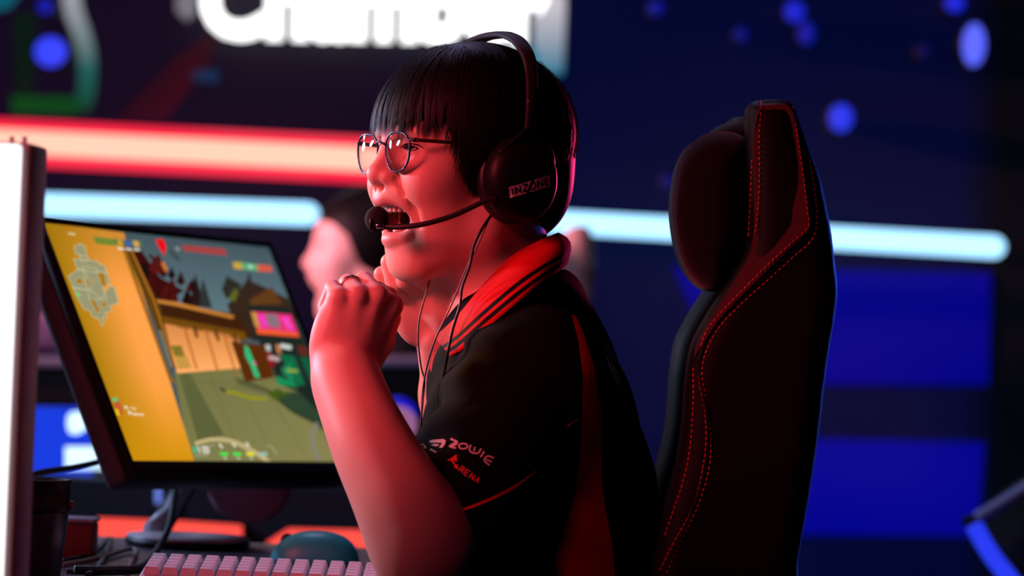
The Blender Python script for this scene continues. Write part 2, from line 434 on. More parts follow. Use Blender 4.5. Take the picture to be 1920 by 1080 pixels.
graphic('green_band', [([(22, 180), (150, 182), (146, 214), (22, 212)], lin(8, 66, 24)), ([(25, 30), (70, 20), (60, 180), (30, 180)], lin(6, 26, 18))])
graphic('teal_corner', [([(-20, -40), (60, -40), (20, 14), (-20, 25)], lin(8, 90, 110))])
graphic('grey_blob', [([(332, -30), (372, -30), (368, 25), (350, 40), (330, 20)], lin(120, 115, 125))])
graphic('red_streak', [([(330, 110), (400, 60), (400, 110), (310, 225), (210, 228)], [lin(60, 10, 22), lin(45, 8, 20), lin(40, 8, 20), lin(60, 8, 25), lin(35, 8, 22)])])
graphic('blue_streak', [([(360, 130), (410, 132), (408, 155), (362, 152)], lin(18, 45, 80))])

def text_mesh(body, offset=0.0, extrude=0.0):
    cu = bpy.data.curves.new('lettering', 'FONT'); cu.body = body; cu.offset = offset; cu.extrude = extrude; cu.resolution_u = 4
    o = bpy.data.objects.new('lettering', cu); COL.objects.link(o)
    dg = bpy.context.evaluated_depsgraph_get(); me = bpy.data.meshes.new_from_object(o.evaluated_get(dg))
    v = np.array([x.co[:] for x in me.vertices]); f = [list(p.vertices) for p in me.polygons]
    bpy.data.objects.remove(o); bpy.data.curves.remove(cu); bpy.data.meshes.remove(me); return v, f
tv, tf = text_mesh('Chamber', offset=0.045, extrude=0.02)
x0, x1 = tv[:, 0].min(), tv[:, 0].max(); sc_ = (1028 - 376) / (x1 - x0)
e0 = at(376, 74, WY - 0.05); ex = (at(1028, 74 + 12, WY - 0.05) - e0) / (x1 - x0)
ez = np.cross(ex, [0, 1, 0]); ez = -ez / np.linalg.norm(ez) * np.linalg.norm(ex); ez = ez if ez[2] > 0 else -ez
yb = tv[:, 1].min()
Vt = e0 + np.outer(tv[:, 0] - x0, ex) + np.outer((tv[:, 1] - yb) * 1.12, ez) + np.outer(tv[:, 2], [0, .5, 0])
M['white_glow'] = emat('white_glow', (1, 1, 1), 2.2)
obj('lettering', (Vt, tf), M['white_glow'], vw, smooth=False)

# stage lamps shining towards the audience
M['housing'] = pmat('lamp_housing', (.01, .01, .012), 0.6)
def stage_lamp(px, py, rx, ry, rgb, s, label):
    Y = WY - 0.22; c = at(px, py, Y); r = rx / FPX * (Y + 4); r2 = ry / FPX * (Y + 4)
    o = empty('stage_lamp', c, label, 'lamp', 'blue lamps on the video wall')
    obj('lamp_housing', lathe(c, [(r * .4, .2), (r * 1.0, .15), (r * 1.1, .05), (r * 1.1, 0.0)], 20, (1, 0, 0), (0, 0, 1), (0, 1, 0), (1, r2 / r)), M['housing'], o)
    ck = (tuple(rgb), s)
    if ck not in M: M[ck] = emat('lamp_glow', rgb, s)
    obj('lens', lathe(c, [(r * 1.0, -0.001), (r * .9, -.015), (r * .55, -.03), (r * .1, -.035)], 20, (1, 0, 0), (0, 0, 1), (0, 1, 0), (1, r2 / r)), M[ck], o)
B_ = (0.02, 0.03, 1.0)
for a in [(95, 97, 30, 28, (0.04, 0.06, 1), 1.1, 'bright blue lamp above the left end of the red light bar'),
          (85, 12, 14, 14, B_, 0.4, 'dim blue lamp at the top left corner beside the curved band'),
          (1826, 84, 21, 40, (0.10, 0.13, 1), 1.2, 'brightest tall oval blue lamp at the upper right'),
          (1790, 6, 18, 16, B_, 0.75, 'blue lamp cut by the top edge, above the tall oval lamp'),
          (1577, 221, 22, 26, (0.03, 0.05, 1), 0.85, 'round blue lamp just right of the chair top'),
          (1490, 22, 19, 20, B_, 0.62, 'upper blue lamp of the touching pair above the chair'),
          (1512, 62, 15, 22, B_, 0.34, 'lower dimmer blue lamp of the touching pair above the chair'),
          (1389, 65, 13, 13, B_, 0.20, 'small faint blue lamp left of the touching pair'),
          (1230, 15, 14, 14, B_, 0.26, 'small blue lamp near the top, nearest the lettering'),
          (1732, 96, 13, 13, B_, 0.07, 'very faint blue lamp left of the tall oval lamp'),
          (1252, 340, 13, 13, B_, 0.12, 'faint blue lamp left of the head cushion')]:
    stage_lamp(*a)

# light bars in front of the wall
def light_bar(name, p0, p1, rpx, Y, mats, label, core=None, group='light bars on the back wall'):
    a, b = at(*p0, Y), at(*p1, Y); r = rpx / FPX * (Y + 4); d = (b - a) / np.linalg.norm(b - a)
    o = empty(name, (a + b) / 2, label, 'light bar', group)
    t = np.linspace(0, math.pi / 2, 7)
    pts = [a + d * (r - r * math.cos(q)) for q in t] + [b - d * (r - r * math.cos(q)) for q in t[::-1]]
    rr = [max(r * math.sin(q), r * .05) for q in t]; rr = rr + rr[::-1]
    obj('diffuser', tube(pts, rr, 20), mats[0], o)
    if core:
        obj('inner_tube', tube([a + d * r * .3 - YV * r * 1.02, b - d * r * .3 - YV * r * 1.02], r * core, 12), mats[1], o)
    for q in (.06, .94):
        c = a + (b - a) * q; obj('bracket', rbox(c + YV * (WY - Y) / 2, (r * .6, WY - Y, r * .5), r * .05, 1), M['housing'], o)
    return o
M['red_diff'] = emat('red_diffuser', (1.0, 0.02, 0.06), 1.15)
M['red_core'] = emat('red_core', (1.0, 0.50, 0.37), 1.35)
M['cyan_diff'] = emat('cyan_diffuser', (0.55, 1.1, 1.6), 1.25)
light_bar('light_bar', (-140, 259), (760, 304), 43, WY - 0.3, (M['red_diff'], M['red_core']), 'thick glowing red light bar behind the player at eye height', core=.52)
light_bar('light_bar', (30, 382), (598, 402), 20.5, WY - 0.3, (M['cyan_diff'],), 'thin icy blue light bar ending above the monitor, left of the player')
light_bar('light_bar', (1000, 414), (1884, 464), 20.5, WY - 0.3, (M['cyan_diff'],), 'thin icy blue light bar passing behind the gaming chair')

# opposing desk and lights low in the background on the left
od = empty('rear_desk', at(350, 850, 2.3) * np.array([1, 1, 0]), 'black rear desk seen below the left light bar behind the monitor', 'desk')
def pxbox(x0, y0, x1, y1, Y, depth, r=0.004): 
    a, b = at(x0, y1, Y), at(x1, y0, Y); c = (a + b) / 2 + YV * depth / 2
    wd_, ht = (x1 - x0) / FPX * (Y + 4), (y1 - y0) / FPX * (Y + 4)
    return rbox(c, (wd_, depth, ht), r, 2, np.stack([RV, YV, UV], 1))
obj('desk_top', pxbox(-150, 672, 800, 690, 2.3, 0.22), pmat('rear_desk_top', (.30, .28, .38), 0.4), od)  # pale colour stands in for the highlight along the top
obj('front_panel', pxbox(-140, 690, 790, 762, 2.32, 0.05), M['black_matte'], od)
zt = at(350, 762, 2.4)[2]
for px_ in (-120, 770):
    c = at(px_, 760, 2.42); obj('leg', rbox((c[0], c[1], zt / 2), (.07, .15, zt), .004, 2), M['black_matte'], od)
rm = empty('rear_monitor', at(95, 672, 2.5), 'dull mauve back of a screen on the rear desk, beside the white panel', 'monitor')
obj('back_cover', pxbox(-80, 585, 150, 655, 2.4, 0.05, .012), pmat('rear_monitor_mauve', (.30, .20, .34), 0.5), rm)
obj('stand', pxbox(20, 650, 60, 667, 2.42, 0.03), M['black_matte'], rm)
def low_light(name, poly, Y, depth, m, label, cat='light panel'):
    P = np.array([at(*p, Y) for p in poly]); o = empty(name, P.mean(0), label, cat)
    obj('lit_face', slab(P, YV * 0.01), m, o, smooth=False); obj('backing', slab(P + YV * 0.012, YV * depth), M['housing'], o, smooth=False); return o
M['blue_panel'] = emat('blue_panel_glow', lin(22, 60, 225), 1.0)
M['white_soft'] = emat('white_lamp_glow', (.6, .85, 1.0), 1.5)
M['red_low'] = emat('red_low_glow', (1.0, .075, .055), 1.25)
M['pink_reflection'] = emat('pink_reflection_glow', (.85, .12, .20), 0.9)
low_light('led_panel', [(20, 762), (172, 764), (172, 905), (20, 905)], 2.0, .05, M['blue_panel'], 'bright blue light panel behind the black tumbler')
low_light('floodlight', spline([(128, 778), (150, 772), (166, 780), (164, 800), (145, 814), (128, 808)], 24, True), 1.95, .05, M['white_soft'], 'small round white lamp above the larger white lamp, beside the monitor edge', 'lamp')
low_light('floodlight', [(122, 838), (215, 838), (215, 880), (122, 880)], 1.95, .05, M['white_soft'], 'wide white lamp behind the lower left monitor corner', 'lamp')
low_light('step_light', [(182, 972), (330, 978), (453, 986), (453, 1012), (470, 1030), (182, 1022)], 1.8, .05, M['red_low'], 'red step light under the monitor beside the grey stand leg')
low_light('step_light', [(500, 1018), (540, 992), (700, 996), (780, 1000), (780, 1042), (505, 1036)], 1.8, .05, M['red_low'], 'red step light behind the teal mouse and forearm')
low_light('step_light', [(505, 1038), (780, 1044), (780, 1068), (505, 1062)], 1.79, .05, M['pink_reflection'], 'pale pink painted reflection strip along the step behind the mouse')  # no lamp: reflection of the red light made as a glowing strip
tz_ = at(350, 905, 1.87)[2]; struct(obj('trim_1', quadbox((-1.6, 1.862, 0), (0.1, 1.95, tz_)), M['hall_dark'], smooth=False))['label'] = 'dark stage step carrying the red lights'
for px_, c_, nm in ((296, (.2, .3, 1.0), 'blue'), ):
    low_light('indicator_light', [(291, 912), (301, 912), (301, 944), (291, 944)], 1.83, .02, emat('indicator_glow', c_, .8), 'tiny vertical blue light seen under the monitor', 'lamp')

gp_ = at(746, 796, 1.7); gl_ = empty('glow_ball', (gp_[0], gp_[1], 0), 'blurred lilac ball made to glow, blue light painted on its top, seen between forearm and shirt', 'lamp')  # stand-in for an unidentified pink ball; glow, blue top light and stand added
gr_ = 36 / FPX * 5.7
obj('globe', sphere(gp_, gr_, 14), emat('lilac_glow', lin(150, 96, 140), 1.0), gl_)
obj('painted_blue_top', sphere(gp_ + UV * gr_ * .42 + YV * .03 - RV * .002, gr_ * 1.02, 14), emat('painted_top_glow', lin(20, 20, 190), 1.0), gl_)
obj('pole', tube([(gp_[0], gp_[1] + .02, 0.0), (gp_[0], gp_[1] + .02, gp_[2] - gr_ * .8)], .012, 12), M['housing'], gl_)
obj('foot', lathe((gp_[0], gp_[1] + .02, 0), [(.10, 0), (.10, .012), (.02, .02)], 24), M['housing'], gl_)

# dark chair corner with its blue rim light built as a glowing tube at the lower right
rc = empty('side_chair', at(1950, 1080, 1.6) * np.array([1, 1, 0]), 'blurred dark chair with a blue rim light built as a glowing edge at the lower right corner', 'chair')
po = [(1818, 985), (1848, 966), (1960, 895), (2060, 960), (2080, 1140), (1960, 1200), (1880, 1082)]
Pq = np.array([at(*p, 1.6) for p in spline(po, 42, True)])
obj('backrest', slab(Pq, YV * .10), M['chair_black'], rc)
M['blue_rim'] = emat('blue_rim_glow', (0.025, 0.05, 1.0), 0.9)
M['rim_paint'] = pmat('rim_paint_grey_blue', (.25, .32, .6), .4)
obj('rim_glow', tube([at(*p, 1.57) for p in spline([(1826, 984), (1840, 1010), (1862, 1045), (1888, 1078), (1905, 1100)], 16)], .013, 8), M['blue_rim'], rc)  # glowing tube in place of blue light catching the edge
obj('painted_top_rim', tube([at(*p, 1.57) for p in spline([(1832, 972), (1870, 950), (1920, 918), (1960, 893)], 12)], .010, 8), M['rim_paint'], rc)  # grey-blue tube painted where light rims the top edge
c0 = at(1970, 1150, 1.65); obj('post', rbox((c0[0], c0[1], c0[2] / 2), (.06, .06, c0[2]), .01, 2), M['black_plastic'], rc)
obj('foot', lathe((c0[0], c0[1], 0), [(.30, 0), (.30, .02), (.05, .05)], 24), M['black_plastic'], rc)

# ================================================================== desk
TZ = 0.688
dk = empty('player_desk', (-0.7, 0.2, 0), 'dark laminate player desk under the keyboard and monitor', 'desk')
obj('desk_top', rbox((-0.70, 0.195, TZ - 0.014), (1.19, 1.09, 0.028), .004, 2), M['desk'], dk)
for x in (-1.22, -.17):
    for y in (-.28, .66): obj('leg', rbox((x, y, (TZ - .028) / 2), (.05, .05, TZ - .028), .004, 2), M['black_matte'], dk)

bxc = at(136, 1030, .36)
tr = empty('small_box', (bxc[0], bxc[1], TZ), 'dark red box standing between the tumbler and the red step light', 'box')
bh = at(136, 978, .36)[2] - TZ
obj('box_body', rbox((bxc[0], bxc[1], TZ + bh / 2), (.052, .06, bh), .004, 2), pmat('red_box', (.16, .015, .02), 0.5), tr)
obj('lid', rbox((bxc[0], bxc[1], TZ + bh + .0025), (.055, .063, .005), .002, 2), pmat('red_box_lid', (.25, .22, .30), 0.4), tr)

# white lit panel at the left edge
pa = at(61, 268, -0.7); Yp = -0.7
wp = empty('backlit_board', (pa[0] - .12, Yp + .05, 0), 'overexposed white backlit board with dusky pink frame at the left edge', 'board')
pw, ph = .26, pa[2]
Mx = np.eye(3)
obj('frame', rbox((pa[0] - pw / 2, Yp + .055, ph / 2), (pw, .11, ph), .004, 2), M['panel_frame'], wp)
obj('lit_face', rbox((pa[0] - pw / 2 - .004, Yp - .002, ph / 2), (pw - .010, .008, ph - .004), .003, 2), emat('panel_white', (1, .97, .98), 1.6), wp)
for q in (22, 46):
    c = at(q, 266, Yp + .03); obj('pin', tube([c - UV * .004, c + UV * .005], .0022, 8), M['panel_frame'], wp)

# black tumbler
cx = at(62, 897, 0.02); cz = cx[2]; H = cz - TZ
tb = empty('tumbler', (cx[0], cx[1], TZ), 'black tapered coffee tumbler with ribbed lid beside the white panel', 'cup')
obj('body', lathe((cx[0], cx[1], TZ), [(.0310, 0), (.033, .002), (.0395, H - .034), (.0395, H - .032)], 48), M['cup'], tb)
obj('lid', lathe((cx[0], cx[1], TZ), [(.0405, H - .034), (.0415, H - .031), (.0415, H - .024), (.0405, H - .022), (.0405, H - .004), (.0418, H - .002), (.0418, H), (.038, H), (.036, H - .008), (.01, H - .008)], 48), M['black_plastic'], tb)
obj('tab', rbox((cx[0] + .0425, cx[1] - .008, TZ + H - .026), (.006, .010, .009), .002, 2), pmat('lid_tab', (.12, .03, .04), .4), tb)

# ------------------------------------------------------------------ monitor
MC = np.array([-0.3723182, 0.62596256, 0.93007895]); yaw, tilt, mroll = 1.13974136, 0.47608729, -0.02781803
nh = np.array([math.sin(yaw), -math.cos(yaw), 0]); rr_ = np.array([math.cos(yaw), math.sin(yaw), 0]); uu_ = np.array([0, 0, 1.0])
u2 = uu_ * math.cos(tilt) - nh * math.sin(tilt)
MR = rr_ * math.cos(mroll) + u2 * math.sin(mroll); MU = u2 * math.cos(mroll) - rr_ * math.sin(mroll); MN = np.cross(MR, MU)   # MN faces the player
SW, SH = .543, .303
def mp(x, y, z=0.0): return MC + MR * x + MU * y + MN * z
MM = np.stack([MR, MU, MN], 1)
mon = empty('monitor', (MC[0] - .05, MC[1] + .06, TZ), 'tilted black gaming monitor showing an orange game scene in front of the player', 'monitor')
bw, bb = .008, .022
obj('rear_housing', rbox(mp(0, (bw - bb) / 2, -.0245), (SW + 2 * bw - .002, SH + bw + bb - .002, .031), .008, 3, MM), M['monitor_side'], mon)
bars = [((-SW / 2 - bw / 2, (bw - bb) / 2, 0), (bw, SH + bw + bb, .014)), ((SW / 2 + bw / 2, (bw - bb) / 2, 0), (bw, SH + bw + bb, .014)),
        ((0, SH / 2 + bw / 2, 0), (SW, bw, .014)), ((0, -SH / 2 - bb / 2, 0), (SW, bb, .014))]
obj('bezel', join([rbox(mp(*c[:2], -.003), s, .0015, 1, MM) for c, s in bars]), M['bezel'], mon)
# picture on the screen: traced pixel polygons dropped on to the screen plane
def on_screen(px, py, z):
    d = RV * (px - 960) / FPX + UV * (540 - py) / FPX + YV; P0 = mp(0, 0, z)
    t = ((P0 - CAM) @ MN) / (d @ MN); return CAM + d * t
def clampscr(P, z):
    q = P - MC; x = np.clip(q @ MR, -SW / 2, SW / 2); y = np.clip(q @ MU, -SH / 2, SH / 2); return mp(x, y, z)
scr_parts, scr_cols = [], []
def S(poly, col, lvl=1):
    z = 0.0003 * lvl; v = np.array([clampscr(on_screen(p[0], p[1], z), z) for p in poly]); scr_parts.append((v, [list(range(len(poly)))]))
    c = np.asarray([lin(*k) for k in col] if np.ndim(col[0]) else [lin(*col)] * len(poly)); scr_cols.append(c)
def SL(line, wpx, col, lvl=5):
    L = np.asarray(line, float)
    for i in range(len(L) - 1):
        t = L[i + 1] - L[i]; t = t / (np.linalg.norm(t) + 1e-9); nrm = np.array([-t[1], t[0]]) * wpx / 2
        S([L[i] + nrm - t * .3, L[i + 1] + nrm + t * .3, L[i + 1] - nrm + t * .3, L[i] - nrm - t * .3], col, lvl)
def Sgrid(corn, nu, nv, colf, lvl=1):
    a, b, c, d = map(np.asarray, corn)   # tl tr br bl
    P = lambda s, t: (a * (1 - s) + b * s) * (1 - t) + (d * (1 - s) + c * s) * t
    for i in range(nu):
        for j in range(nv):
            q = [(i / nu, j / nv), ((i + 1) / nu, j / nv), ((i + 1) / nu, (j + 1) / nv), (i / nu, (j + 1) / nv)]
            S([P(*k) for k in q], [colf(*k) for k in q], lvl)
def mixc(a, b, t): return tuple(np.array(a) * (1 - t) + np.array(b) * t)
S([(60, 400), (560, 440), (700, 900), (230, 890)], (70, 86, 92), 1)                                       # sky
Sgrid([(200, 430), (500, 458), (560, 600), (280, 570)], 6, 4, lambda s, t: mixc((66, 84, 92), (92, 116, 124), t), 2)
S([(233, 462), (262, 466), (300, 520), (345, 545), (300, 575), (288, 562)], (58, 12, 10), 3)                # dark trees
for k in range(26):
    x, y = 250 + rng.random() * 120, 490 + rng.random() * 75; y = max(y, 470 + (x - 250) * .62); s_ = 6 + rng.random() * 9
    S([(x, y - s_ * 1.6), (x + s_ * .8, y + s_ * .4), (x, y + s_), (x - s_ * .8, y + s_ * .3)], [(70, 14, 12), (28, 12, 10), (90, 20, 18), (40, 20, 12)][k % 4], 4)
S([(355, 575), (366, 512), (374, 540), (382, 575)], (40, 22, 18), 4); S([(372, 575), (380, 520), (388, 545), (398, 578)], (44, 50, 48), 4)
S([(287, 560), (445, 590), (470, 625), (460, 640), (300, 606)], (60, 30, 10), 5)                             # long roof
S([(287, 560), (330, 566), (440, 592), (436, 598), (330, 574), (289, 567)], (190, 120, 50), 6)
Sgrid([(302, 592), (460, 622), (462, 640), (306, 608)], 5, 2, lambda s, t: (110, 70, 12), 6)
Sgrid([(308, 606), (448, 630), (452, 690), (332, 700)], 6, 3, lambda s, t: mixc((215, 135, 70), (255, 170, 100), t), 6)  # lit courtyard wall
for x, y in ((345, 612), (385, 618), (420, 626)):
    SL([(x, y), (x + 24, y + 80)], 3.2, (170, 92, 30), 7); S([(x + 15, y), (x + 21, y + 1), (x + 28, y + 22), (x + 22, y + 21)], (86, 44, 14), 8)
S([(320, 648), (340, 648), (347, 668), (327, 668)], (128, 112, 40), 8); S([(327, 668), (350, 668), (360, 690), (334, 692)], (196, 148, 66), 8)
S([(416, 542), (426, 516), (432, 522), (452, 533), (447, 552), (424, 560)], (44, 42, 34), 4)                  # pagoda roofs
S([(428, 560), (440, 540), (448, 548), (440, 566)], (92, 96, 34), 5)
S([(426, 572), (440, 556), (462, 526), (468, 510), (472, 528), (500, 540), (540, 560), (560, 600), (478, 640), (452, 625), (438, 600)], (52, 36, 26), 4)
S([(468, 562), (510, 538), (530, 570), (470, 572)], (96, 58, 24), 6)
Sgrid([(326, 696), (575, 672), (690, 900), (360, 880)], 5, 6, lambda s, t: mixc((112, 112, 66), (136, 130, 80), (s + t) / 2), 2)  # paving
S([(336, 702), (356, 700), (420, 815), (372, 830)], (92, 96, 56), 3)
for k in range(5): SL([(345 + k * 45, 716 + k * 3), (600 + k * 12, 716 + k * 36)], 1.2, (104, 102, 58), 3)
for k in range(4): SL([(390 + k * 44, 692), (450 + k * 60, 850)], 1.4, (106, 104, 60), 3)
def wallcol(s, t):
    base = mixc((172, 124, 14), (255, 160, 74), min(1, max(0, s * 1.5 - .15)))
    base = mixc(base, (150, 108, 12), max(0, .55 - t * 2.2) * .9)
    return mixc(base, (204, 142, 8), max(0, (t - .62) * 2.4) if t > .62 else 0)
Sgrid([(70, 415), (232, 436), (368, 875), (240, 875)], 8, 12, wallcol, 4.6)                                    # big orange wall
S([(232, 460), (244, 462), (300, 575), (330, 690), (322, 690), (288, 600)], (96, 62, 14), 9)
S([(226, 458), (234, 460), (318, 700), (330, 720), (318, 715)], (146, 96, 26), 9); SL([(245, 466), (288, 562), (330, 690)], 2.2, (196, 122, 40), 10)
SL([(300, 620), (322, 688)], 5, (120, 118, 100), 10)
G_ = (150, 148, 112)
for blk in ([(139, 462), (149, 457), (159, 461), (163, 480), (150, 478), (142, 476)], [(149, 478), (163, 480), (167, 488), (152, 490)], [(138, 485), (182, 489), (188, 497), (196, 498), (201, 514), (146, 506)],
            [(128, 518), (146, 505), (160, 506), (170, 545), (138, 540)], [(153, 500), (180, 503), (200, 560), (168, 562)], [(180, 508), (201, 511), (207, 535), (200, 530)],
            [(136, 538), (170, 545), (190, 560), (205, 536), (215, 538), (222, 568), (205, 574), (210, 582), (196, 586), (202, 596), (192, 594), (195, 606), (192, 612), (184, 596), (174, 594), (168, 582), (158, 580), (146, 560)]):
    S(blk, G_, 11); SL(list(blk) + [blk[0]], 1.0, (196, 194, 150), 11.6)
for hole in ([(160, 496), (164, 503), (157, 503)], [(142, 524), (152, 520), (156, 533), (144, 531)], [(160, 522), (166, 524), (170, 540), (165, 538)], [(182, 511), (196, 512), (200, 536), (192, 538)], [(168, 560), (178, 562), (188, 586), (182, 588)], [(190, 566), (200, 566), (199, 576), (192, 576)], [(174, 524), (178, 524), (178, 531), (175, 531)]):
    S(hole, (168, 116, 14), 12); SL(list(hole) + [hole[0]], .7, (196, 194, 150), 12.5)
SL([(128, 437), (141, 440)], 4, (205, 190, 130), 12); SL([(142, 548), (150, 556)], 5, (120, 200, 110), 12)
Sgrid([(174, 443), (215, 448), (217, 461), (180, 457)], 2, 1, lambda s, t: (112, 132, 50), 11)
for k, c in enumerate([(200, 150, 40), (60, 90, 170), (206, 160, 90)]): S([(219 + k * 15, 449 + k), (229 + k * 15, 450 + k), (232 + k * 15, 462 + k), (222 + k * 15, 461 + k)], c, 12); SL([(221 + k * 15, 465.5 + k), (232 + k * 15, 467 + k)], 3, (235, 235, 220), 12)
S([(212, 447), (268, 453), (268, 462), (216, 459)], (80, 110, 70), 10)
S([(291, 449), (306, 448), (312, 462), (309, 479), (300, 468)], (230, 12, 20), 11); SL([(280, 478), (310, 505)], 6, (60, 30, 26), 9); SL([(318, 470), (336, 488)], 5, (56, 60, 62), 9); SL([(304, 492), (312, 508)], 6, (210, 110, 30), 10)
Sgrid([(340, 459), (422, 467), (426, 479), (346, 471)], 3, 1, lambda s, t: (166, 62, 62), 11); SL([(330, 464), (336, 469)], 5, (150, 150, 150), 11)
S([(436, 491), (452, 492), (455, 505), (439, 504)], (196, 160, 60), 11); S([(452, 492), (482, 496), (484, 508), (455, 505)], (92, 168, 110), 11); S([(482, 496), (508, 499), (511, 510), (484, 508)], (220, 84, 56), 11)
SL([(466, 499), (474, 501)], 6, (170, 220, 190), 12)
S([(466, 572), (545, 578), (640, 800), (606, 780), (560, 735), (520, 720), (500, 660), (478, 632)], (28, 38, 34), 7)            # score panel
S([(474, 584), (546, 590), (562, 632), (484, 626)], (226, 46, 110), 9); S([(470, 584), (480, 586), (488, 615), (478, 612)], (200, 140, 70), 10); S([(497, 588), (520, 590), (526, 616), (504, 612)], (130, 110, 120), 10)
S([(484, 592), (495, 590), (502, 612), (494, 616)], (238, 60, 190), 10); S([(526, 594), (540, 594), (552, 620), (538, 616)], (240, 70, 190), 10); S([(480, 616), (558, 624), (562, 632), (483, 626)], (240, 90, 40), 11)
S([(497, 646), (506, 646), (508, 658), (500, 658)], (190, 190, 190), 9); SL([(526, 648), (546, 652)], 8, (205, 210, 205), 9); S([(516, 646), (524, 646), (528, 664), (520, 662)], (190, 120, 70), 9); S([(556, 646), (574, 650), (580, 668), (562, 664)], (96, 40, 28), 9)
S([(498, 662), (510, 662), (516, 686), (506, 688)], (140, 20, 30), 9); SL([(504, 670), (524, 674)], 8, (190, 160, 160), 10)
S([(524, 664), (552, 668), (572, 722), (556, 722)], (16, 104, 66), 8); S([(528, 690), (545, 680), (552, 722), (530, 700)], (24, 130, 84), 9); S([(562, 668), (580, 672), (604, 736), (590, 734)], (14, 92, 60), 8)
S([(518, 704), (548, 716), (560, 726), (520, 722)], (22, 138, 84), 9); SL([(538, 694), (558, 696)], 5, (150, 170, 70), 10)
S([(433, 640), (500, 648), (514, 708), (460, 716)], (88, 42, 8), 8); S([(458, 646), (466, 652), (474, 672), (488, 708), (478, 708), (470, 686), (460, 668)], (40, 186, 116), 9)
SL([(476, 678), (479, 684)], 4, (230, 90, 160), 10); S([(438, 708), (460, 712), (520, 735), (516, 742), (450, 722)], (84, 88, 52), 5)
SL([(424, 734), (445, 738), (470, 746), (500, 748)], 6, (146, 142, 14), 6); SL([(413, 728), (424, 734)], 5, (62, 62, 44), 6); S([(500, 738), (520, 728), (545, 742), (520, 752)], (70, 90, 16), 6)
S([(520, 735), (560, 735), (606, 780), (630, 830), (600, 800), (550, 775), (523, 752)], (44, 66, 46), 6); SL([(522, 752), (545, 770), (590, 790), (628, 808)], 2, (46, 44, 26), 7)
SL([(594, 792), (586, 815), (588, 840), (598, 862)], 8, (128, 126, 112), 7)                                   # cable mirrored in the screen
SL(spline([(366, 832), (395, 824), (430, 826), (460, 838), (490, 856), (506, 868)], 14), 8, (190, 172, 120), 6)
for k, c in enumerate([(70, 220, 80), (70, 220, 80), (226, 220, 60), (150, 190, 180)]):
    x = 411 + k * 24.5; S([(x, 848), (x + 17, 848.5), (x + 16, 855), (x + 4, 854.5)], c, 9); SL([(x + 9, 859), (x + 14, 860)], 3, (200, 200, 180), 9)
for k in range(3): SL([(411 + k * 25, 832 - k), (417 + k * 25, 840 - k * 2)], 3.2, (225, 222, 200), 10)
S([(361, 838), (368, 836), (370, 850), (364, 850)], (70, 180, 130), 9)
for gx in (0, 6.2, 12.8):                                                                                      # 100
    if gx == 0: SL([(371, 837), (375, 849)], 2.2, (235, 232, 220), 10)
    else: SL([(372 + gx, 837), (375.5 + gx, 837), (379.5 + gx, 849), (375.5 + gx, 849), (372 + gx, 837)], 1.6, (235, 232, 220), 10)
SL([(366, 854), (389, 854), (393, 836), (402, 834)], 1, (200, 196, 170), 9); SL([(500, 835), (508, 838), (520, 852)], 1.2, (190, 186, 150), 9)
S([(211, 746), (220, 745), (226, 756), (232, 776), (221, 779), (216, 766)], (196, 90, 50), 10); S([(210, 746), (219, 745), (222, 752), (213, 754)], (90, 190, 110), 11); S([(215, 766), (222, 768), (225, 779), (219, 779)], (232, 190, 20), 11)
def tiny(txt, x, y, dx, dy, w_, h_, col):
    pats = {'M': [(0, 1), (0, 0), (.5, .6), (1, 0), (1, 1)], 'S': [(1, 0), (0, 0), (0, .5), (1, .5), (1, 1), (0, 1)], 'I': [(.5, 0), (.5, 1)], 'v': [(0, .3), (.5, 1), (1, .3)], 'y': [(0, .3), (.5, .9), (1, .3), (.3, 1.3)], 'o': [(0, .4), (1, .4), (1, 1), (0, 1), (0, .4)], 'w': [(0, .3), (.25, 1), (.5, .5), (.75, 1), (1, .3)], 'e': [(0, .7), (1, .7), (1, .4), (0, .4), (0, 1), (1, 1)], 'r': [(0, 1), (0, .4), (1, .4)], 'd': [(1, 0), (1, 1), (0, 1), (0, .5), (1, .5)], 'P': [(0, 1), (0, 0), (1, 0), (1, .5), (0, .5)]}
    for i, ch in enumerate(txt):
        if ch in pats: SL([(x + i * dx + a * w_ + b * h_ * .3, y + i * dy + b * h_) for a, b in pats[ch]], 1.0, col, 12)
tiny('MS Ivy', 233, 761, 3.6, .25, 2.6, 6, (235, 220, 180)); tiny('Powered', 245, 773, 3.4, .2, 2.4, 5, (235, 220, 180)); S([(240, 770), (244, 771), (243, 779), (241, 776)], (235, 225, 190), 12)
sv, sf = join(scr_parts)
obj('screen_picture', (sv, sf), emat('screen_pixels_game', (1, 1, 1), 1.05, attr='Col', spec=0.0), mon, smooth=False, attrs={'Col': np.concatenate(scr_cols)})
obj('screen', rbox(mp(0, 0, -.003), (SW, SH, .005), 0, 1, MM), M['bezel'], mon, smooth=False)
# stand
bc = at(352, 1024, 0.62); bc[2] = TZ
obj('base', lathe(bc, [(.070, 0), (.076, .003), (.076, .010)], 48), M['black_plastic'], mon)
obj('base_top', lathe(bc, [(.0755, .010), (.0745, .0135), (.04, .0150), (.01, .0152)], 48), M['stand_grey'], mon)
obj('column', tube([bc + np.array([-.045, .05, .01]), at(352, 905, 0.74), mp(-.03, -.02, -.05)], [.016, .015, .014], 16), M['black_matte'], mon)
sl_ = [at(284, 1008, 0.66), at(318, 962, 0.69), at(350, 905, 0.72)]; sl_[0][2] = TZ + .014
obj('leg', tube(sl_, [.013, .0105, .010], 16), M['stand_grey'], mon)
obj('mount_plate', lathe(at(466, 905, 0.74), [(.046, .03), (.053, .024), (.053, .006), (.048, 0.0), (.01, -.002)], 40, RV, UV, YV, (1.0, 1.0)), pmat('mount_plum', (.42, .15, .22), .5), mon)

